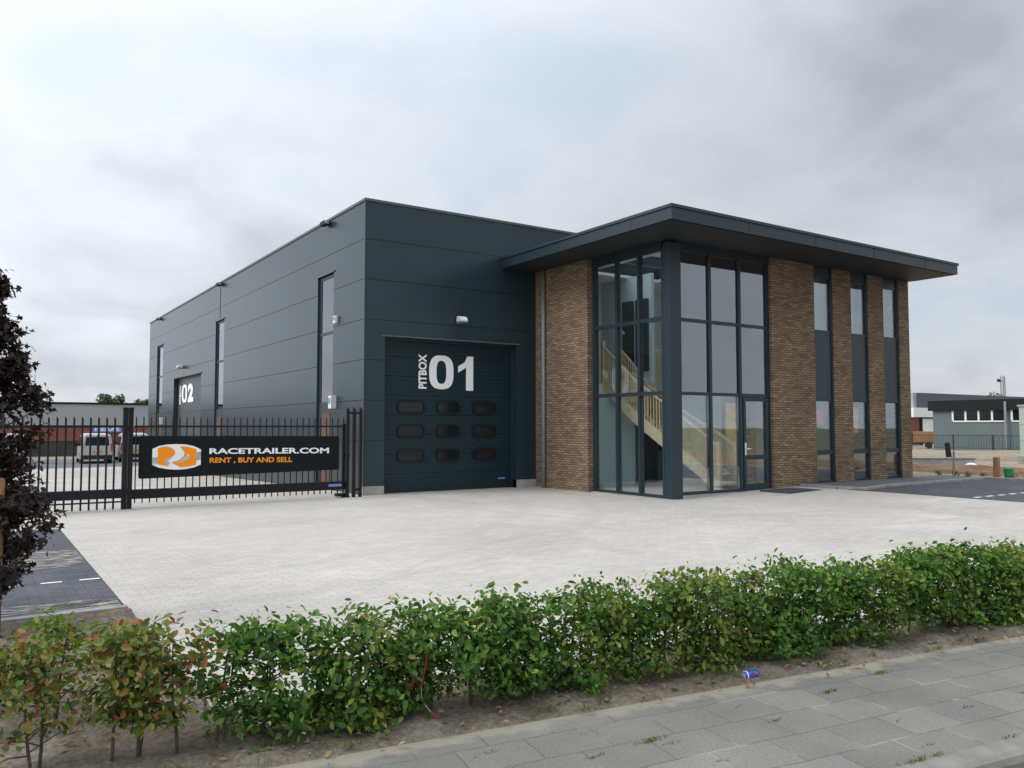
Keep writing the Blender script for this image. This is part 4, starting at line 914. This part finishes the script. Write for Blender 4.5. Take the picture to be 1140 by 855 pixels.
# dry leaves on bed, clods, grass in joints
mb=MB()
for _ in range(520):
    x=rng.uniform(-1.2,9); y=rng.uniform(S(x)-.15,B2(x)+.1) if x>1.25 else rng.uniform(S(x)-.1,8); 
    leaf(mb,Vector((x,y,.035+rng.random()*.02+ (0 if y>S(x) else -.02))),Vector((0,0,1.5)),rng.uniform(.02,.05),rng)
tag(mb.build('fallen_leaves',M['dry'],fixn=False),kind='stuff',label='dry brown leaves fallen on the soil under the hedge',cat='fallen leaves')
mb=MB()
for _ in range(420):
    x=rng.uniform(-1.2,9); y=rng.uniform(S(x),B2(x)-.1) if x>1.25 else rng.uniform(S(x),8); r_=rng.uniform(.006,.026)
    l=lump(r_,rng.random()*50,.7) if False else None
    a=[Vector((rng.uniform(-1,1),rng.uniform(-1,1),rng.uniform(-.6,.8))).normalized()*r_*rng.uniform(.7,1.2) for _ in range(1)]
    vs=[Vector(v)*r_ for v in ((1,0,0),(-1,.1,0),(0,1,.1),(.1,-1,0),(0,.1,.8),(0,0,-.8))]; vs=[v*rng.uniform(.7,1.2)+Vector((x,y,.035)) for v in vs]
    mb.add(vs,[(0,2,4),(2,1,4),(1,3,4),(3,0,4),(2,0,5),(1,2,5),(3,1,5),(0,3,5)])
tag(mb.build('soil_clods',M['soil'],fixn=False),kind='stuff',label='small clods and stones scattered on the hedge soil',cat='clods')
mb=MB()
def tuft(x,y,z,n,h,sp):
    for _ in range(n):
        a=rng.uniform(0,2*PI); p=Vector((x+rng.gauss(0,sp),y+rng.gauss(0,sp*.3),z)); l=h*rng.uniform(.5,1.2); d=Vector((math.cos(a),math.sin(a),0)); w=Vector((-d.y,d.x,0))*.0022
        m1=p+d*l*.3+Vector((0,0,l*.7)); e=p+d*l*.9+Vector((0,0,l*.8)); mb.add([p-w,p+w,m1+w,m1-w,e],[(0,1,2,3),(3,2,4)])
for _ in range(26):
    x=rng.uniform(1.2,8); row=rng.choice((.3,.6,.9,1.2)); y=S(x)-row*1.0+rng.uniform(-.02,.02)
    if y>K(x)+.05: tuft(x,y,.001,rng.choice((6,14,26)),.011,.035)
for _ in range(34): x=rng.uniform(2.5,8.5); tuft(x,K(x)+.01,.004,rng.choice((10,25,50)),.018,.035)
for _ in range(40): x=rng.uniform(.6,9); tuft(x,S(x)+rng.uniform(-.04,.35),.02,rng.choice((8,14,25)),.04,.03)
for x,y in ((1.75,4.12),(5.25,3.3),(3.1,3.3),(4.6,3.25)): tuft(x,y,.001,90,.014,.045)
tag(mb.build('grass_tufts',M['grass'],fixn=False),kind='stuff',label='small grass tufts growing in the pavement joints',cat='grass')
# blue can
t=thing('drink_can','crushed blue drink can lying on the pavement edge before the hedge','can',(4.40,3.71,.030),rz=math.radians(-6)); t.scale=(.88,.88,.88)
pr=[(0,.020),(.004,.026),(.016,.032),(.05,.033),(.08,.030),(.105,.033),(.118,.032),(.130,.027),(.133,.022)]
def lathe(pr,x0=0):
    mb=MB(); mb.tube([(x0+a,.0,.0) for a,_ in pr],[b for _,b in pr],20); return mb
lathe(pr,-.066).build('can_body',M['blue'],t,smooth=True); MB().tube([(-.0685,0,0),(-.0665,0,0)],.021,18).build('can_lid',M['silver'],t)
MB().tube([(-.052,0,0),(-.044,0,0)],.0337,20).build('white_band',M['white'],t); mb=MB(); mb.add([(.0+.018*math.cos(q),-.0315-.002*abs(math.cos(q)) ,.012+.012*math.sin(q)) for q in [2*PI*k/12 for k in range(12)]],[tuple(range(12))]); mb.build('red_mark',M['red'],t,fixn=False)
# red and white tape
t=thing('barrier_tape','two hanging strips of red and white tape caught in the hedge','tape',(2.15,4.16,0))
def strip(pts,w,m,name):
    mb=MB()
    P_=[Vector(p) for p in pts]
    for a,b in zip(P_,P_[1:]):
        n=Vector((w/2,.004,0)); mb.quad(a-n,b-n,b+n,a+n); n2=Vector((0,.002,0)); mb.quad(a-n+n2,b-n+n2,b+n+n2,a+n+n2)
    mb.build(name,m,t)
strip([(-.03,0,.40),(-.035,-.01,.34),(-.055,-.015,.27),(-.06,-.004,.22)],.016,M['tape'],'red_strip')
strip([(.04,0,.41),(.03,-.012,.34),(.01,-.016,.28),(-.0,-.012,.23)],.016,M['tape'],'red_strip')
strip([(-.0,-.012,.23),(.005,-.01,.17),(.03,-.012,.12),(.06,-.015,.08)],.009,M['tapew'],'white_strip')
strip([(.06,-.015,.08),(.09,-.02,.05),(.11,-.02,.04)],.018,M['tape'],'red_strip')

# ------------------------------------------------------------------ purple maple
rng=random.Random(21)
t=thing('purple_maple','young dark purple leaved maple with narrow crown at the left edge','tree',(.10,8.0,.0))
tr=MB(); tr.tube([(0,0,-.05),(.01,0,.6),(0,.01,1.4),(-.01,0,2.2),(.02,0,2.95)],[.035,.032,.026,.018,.006],9)
tips=[]
for k in range(96):
    q=rng.uniform(.0,1); z=.42+2.53*q; a=rng.uniform(0,2*PI)
    # crown outline: wide at 1.0 and 1.9, pinched at 1.35, narrow at top
    prof=[(.2,.16),(.4,.42),(.85,.64),(1.15,.54),(1.4,.50),(1.75,.64),(2.0,.52),(2.25,.32),(2.55,.20),(3.0,.05)]
    rr_=next((p0[1]+(p1[1]-p0[1])*(z-p0[0])/(p1[0]-p0[0]) for p0,p1 in zip(prof,prof[1:]) if p0[0]<=z<=p1[0]),.15)*rng.uniform(.62,.93)
    p=Vector((0,0,max(.1,z-rr_*.55))); e=Vector((math.cos(a)*rr_,math.sin(a)*rr_,z)); m_=p.lerp(e,.5)+Vector((0,0,-.02)); tr.tube([p,m_,e],[.009,.006,.002],5); tips.append((p,m_,e))
tr.build('trunk',M['bark'],t)
mb=MB()
for _ in range(7200):
    p,m_,e=rng.choice(tips); q=rng.random()**.55; c=p.lerp(e,q)+Vector((rng.gauss(0,.05),rng.gauss(0,.05),rng.gauss(0,.045))); leaf(mb,c,Vector((c.x,c.y,.1)).normalized(),rng.uniform(.045,.085),rng,'maple')
for _ in range(60): c=Vector((rng.gauss(0,.025),rng.gauss(0,.025),rng.uniform(2.7,3.02))); leaf(mb,c,Vector((0,0,1)),.06,rng,'maple')
mb.build('crown',M['leafp'],t,fixn=False)
t=thing('tree_stake','round tan timber stake supporting the purple maple','stake',(.20,7.9,0)); MB().tube([(0,0,-.1),(0,0,1.25)],.042,14).build('shaft',M['stake'],t,smooth=True); MB().box(-.17,.045,-.012,.03,1.0,1.04).build('tree_tie',M['black'],t); MB().tube([(0,0,1.251),(0,0,1.27)],[.042,.03],14).build('top',M['stake'],t)
# low purple shrub under the maple, left edge
t=thing('purple_shrub','low dark purple shrub on the soil at the left edge','shrub',(-.05,5.9,0)); mb=MB(); leafcloud(mb,[((0,0,.25),(.28,.3,.22)),((.12,-.2,.3),(.2,.2,.2))],420,.06,rng,shape='maple'); mb.build('foliage',M['leafp'],t,fixn=False); MB().tube([(0,0,-.02),(.03,0,.3)],.01,6).build('stem',M['bark'],t)

# ------------------------------------------------------------------ world, sun, camera
SKYLOC=(11.3,1.2,3.4)
w=bpy.data.worlds.new('World'); SC.world=w; w.use_nodes=True; nt=w.node_tree; nt.nodes.clear()
SUN_AZ=math.radians(165)   # direction the light comes from, measured from +X towards +Y
SUN_EL=math.radians(42)
out=N(nt,'ShaderNodeOutputWorld'); bg=N(nt,'ShaderNodeBackground')
sky=N(nt,'ShaderNodeTexSky'); sky.sky_type='NISHITA'; sky.sun_disc=False; sky.sun_elevation=SUN_EL; sky.sun_rotation=PI/2-SUN_AZ
tc=N(nt,'ShaderNodeTexCoord'); nr=N(nt,'ShaderNodeVectorMath',operation='NORMALIZE'); L(nt,tc.outputs['Generated'],nr.inputs[0])
sp=N(nt,'ShaderNodeSeparateXYZ'); L(nt,nr.outputs[0],sp.inputs[0])
zc=N(nt,'ShaderNodeMath',operation='MAXIMUM'); L(nt,sp.outputs[2],zc.inputs[0]); zc.inputs[1].default_value=0
za=N(nt,'ShaderNodeMath',operation='ADD'); L(nt,zc.outputs[0],za.inputs[0]); za.inputs[1].default_value=.30
dv=N(nt,'ShaderNodeVectorMath',operation='SCALE'); iv=N(nt,'ShaderNodeMath',operation='DIVIDE'); iv.inputs[0].default_value=1; L(nt,za.outputs[0],iv.inputs[1]); L(nt,nr.outputs[0],dv.inputs[0]); L(nt,iv.outputs[0],dv.inputs['Scale'])
mp=N(nt,'ShaderNodeMapping'); mp.inputs['Scale'].default_value=(1,1,.6); mp.inputs['Location'].default_value=SKYLOC; L(nt,dv.outputs[0],mp.inputs[0])
n1=N(nt,'ShaderNodeTexNoise'); n1.inputs['Scale'].default_value=.8; n1.inputs['Detail'].default_value=9; n1.inputs['Roughness'].default_value=.52; n1.inputs['Distortion'].default_value=.25; L(nt,mp.outputs[0],n1.inputs['Vector'])
n2=N(nt,'ShaderNodeTexNoise'); n2.inputs['Scale'].default_value=2.6; n2.inputs['Detail'].default_value=8; n2.inputs['Roughness'].default_value=.5; n2.inputs['Distortion'].default_value=.35; L(nt,mp.outputs[0],n2.inputs['Vector'])
nm=N(nt,'ShaderNodeMath',operation='MULTIPLY'); L(nt,n2.outputs[0],nm.inputs[0]); nm.inputs[1].default_value=.42
na=N(nt,'ShaderNodeMath',operation='MULTIPLY_ADD'); L(nt,n1.outputs[0],na.inputs[0]); na.inputs[1].default_value=.62; L(nt,nm.outputs[0],na.inputs[2])
r1=ramp(nt,[(.36,(.53,.565,.63)),(.45,(.68,.715,.775)),(.51,(.78,.815,.875)),(.57,(.85,.89,.95)),(.66,(.72,.82,.95))]); L(nt,na.outputs[0],r1.inputs[0])
# the cloud deck is thinner and brighter on the side the sun stands
sd=N(nt,'ShaderNodeVectorMath',operation='DOT_PRODUCT'); L(nt,nr.outputs[0],sd.inputs[0]); sd.inputs[1].default_value=(math.cos(SUN_AZ)*math.cos(SUN_EL),math.sin(SUN_AZ)*math.cos(SUN_EL),math.sin(SUN_EL))
g1=N(nt,'ShaderNodeMapRange'); g1.inputs['From Min'].default_value=-.2; g1.inputs['From Max'].default_value=1; g1.inputs['To Min'].default_value=.80; g1.inputs['To Max'].default_value=1.7; L(nt,sd.outputs['Value'],g1.inputs['Value'])
g2=N(nt,'ShaderNodeMapRange'); g2.inputs['From Min'].default_value=.42; g2.inputs['From Max'].default_value=1; g2.inputs['To Min'].default_value=1; g2.inputs['To Max'].default_value=1.9; L(nt,sp.outputs[2],g2.inputs['Value'])
gm=N(nt,'ShaderNodeMath',operation='MULTIPLY'); L(nt,g1.outputs[0],gm.inputs[0]); L(nt,g2.outputs[0],gm.inputs[1])
cm=N(nt,'ShaderNodeVectorMath',operation='SCALE'); L(nt,r1.outputs[0],cm.inputs[0]); L(nt,gm.outputs[0],cm.inputs['Scale'])
sk_=N(nt,'ShaderNodeVectorMath',operation='SCALE'); L(nt,sky.outputs[0],sk_.inputs[0]); sk_.inputs['Scale'].default_value=.10
mxw=mixc(nt,.90,sk_.outputs[0],cm.outputs[0]); L(nt,mxw,bg.inputs[0]); bg.inputs[1].default_value=1.0
L(nt,bg.outputs[0],out.inputs[0])
sl=bpy.data.lights.new('sun','SUN'); sl.energy=1.5; sl.angle=math.radians(25); sl.color=(1,.96,.90); so=bpy.data.objects.new('sun',sl); COL.objects.link(so)
dirv=Vector((math.cos(SUN_AZ)*math.cos(SUN_EL),math.sin(SUN_AZ)*math.cos(SUN_EL),math.sin(SUN_EL))); so.rotation_euler=dirv.to_track_quat('Z','Y').to_euler(); so.location=dirv*50
cam=bpy.data.cameras.new('camera'); cam.sensor_width=36; cam.lens=900/1140*36; cam.clip_end=2000; cam.clip_start=.05
co=bpy.data.objects.new('camera',cam); COL.objects.link(co); SC.camera=co; co.location=(0,0,1.7)
p_=math.atan(46.5/900); a_=math.radians(56.3)
F=Vector((math.cos(a_)*math.cos(p_),math.sin(a_)*math.cos(p_),math.sin(p_))); co.rotation_euler=F.to_track_quat('-Z','Y').to_euler()
SC.view_settings.view_transform='Standard'; SC.view_settings.look='None'; SC.view_settings.exposure=0; SC.view_settings.gamma=1
SC.render.resolution_x=1024; SC.render.resolution_y=768
SC.render.engine='CYCLES'; SC.cycles.max_bounces=10; SC.cycles.diffuse_bounces=5; SC.cycles.transparent_max_bounces=12; SC.cycles.use_denoising=True
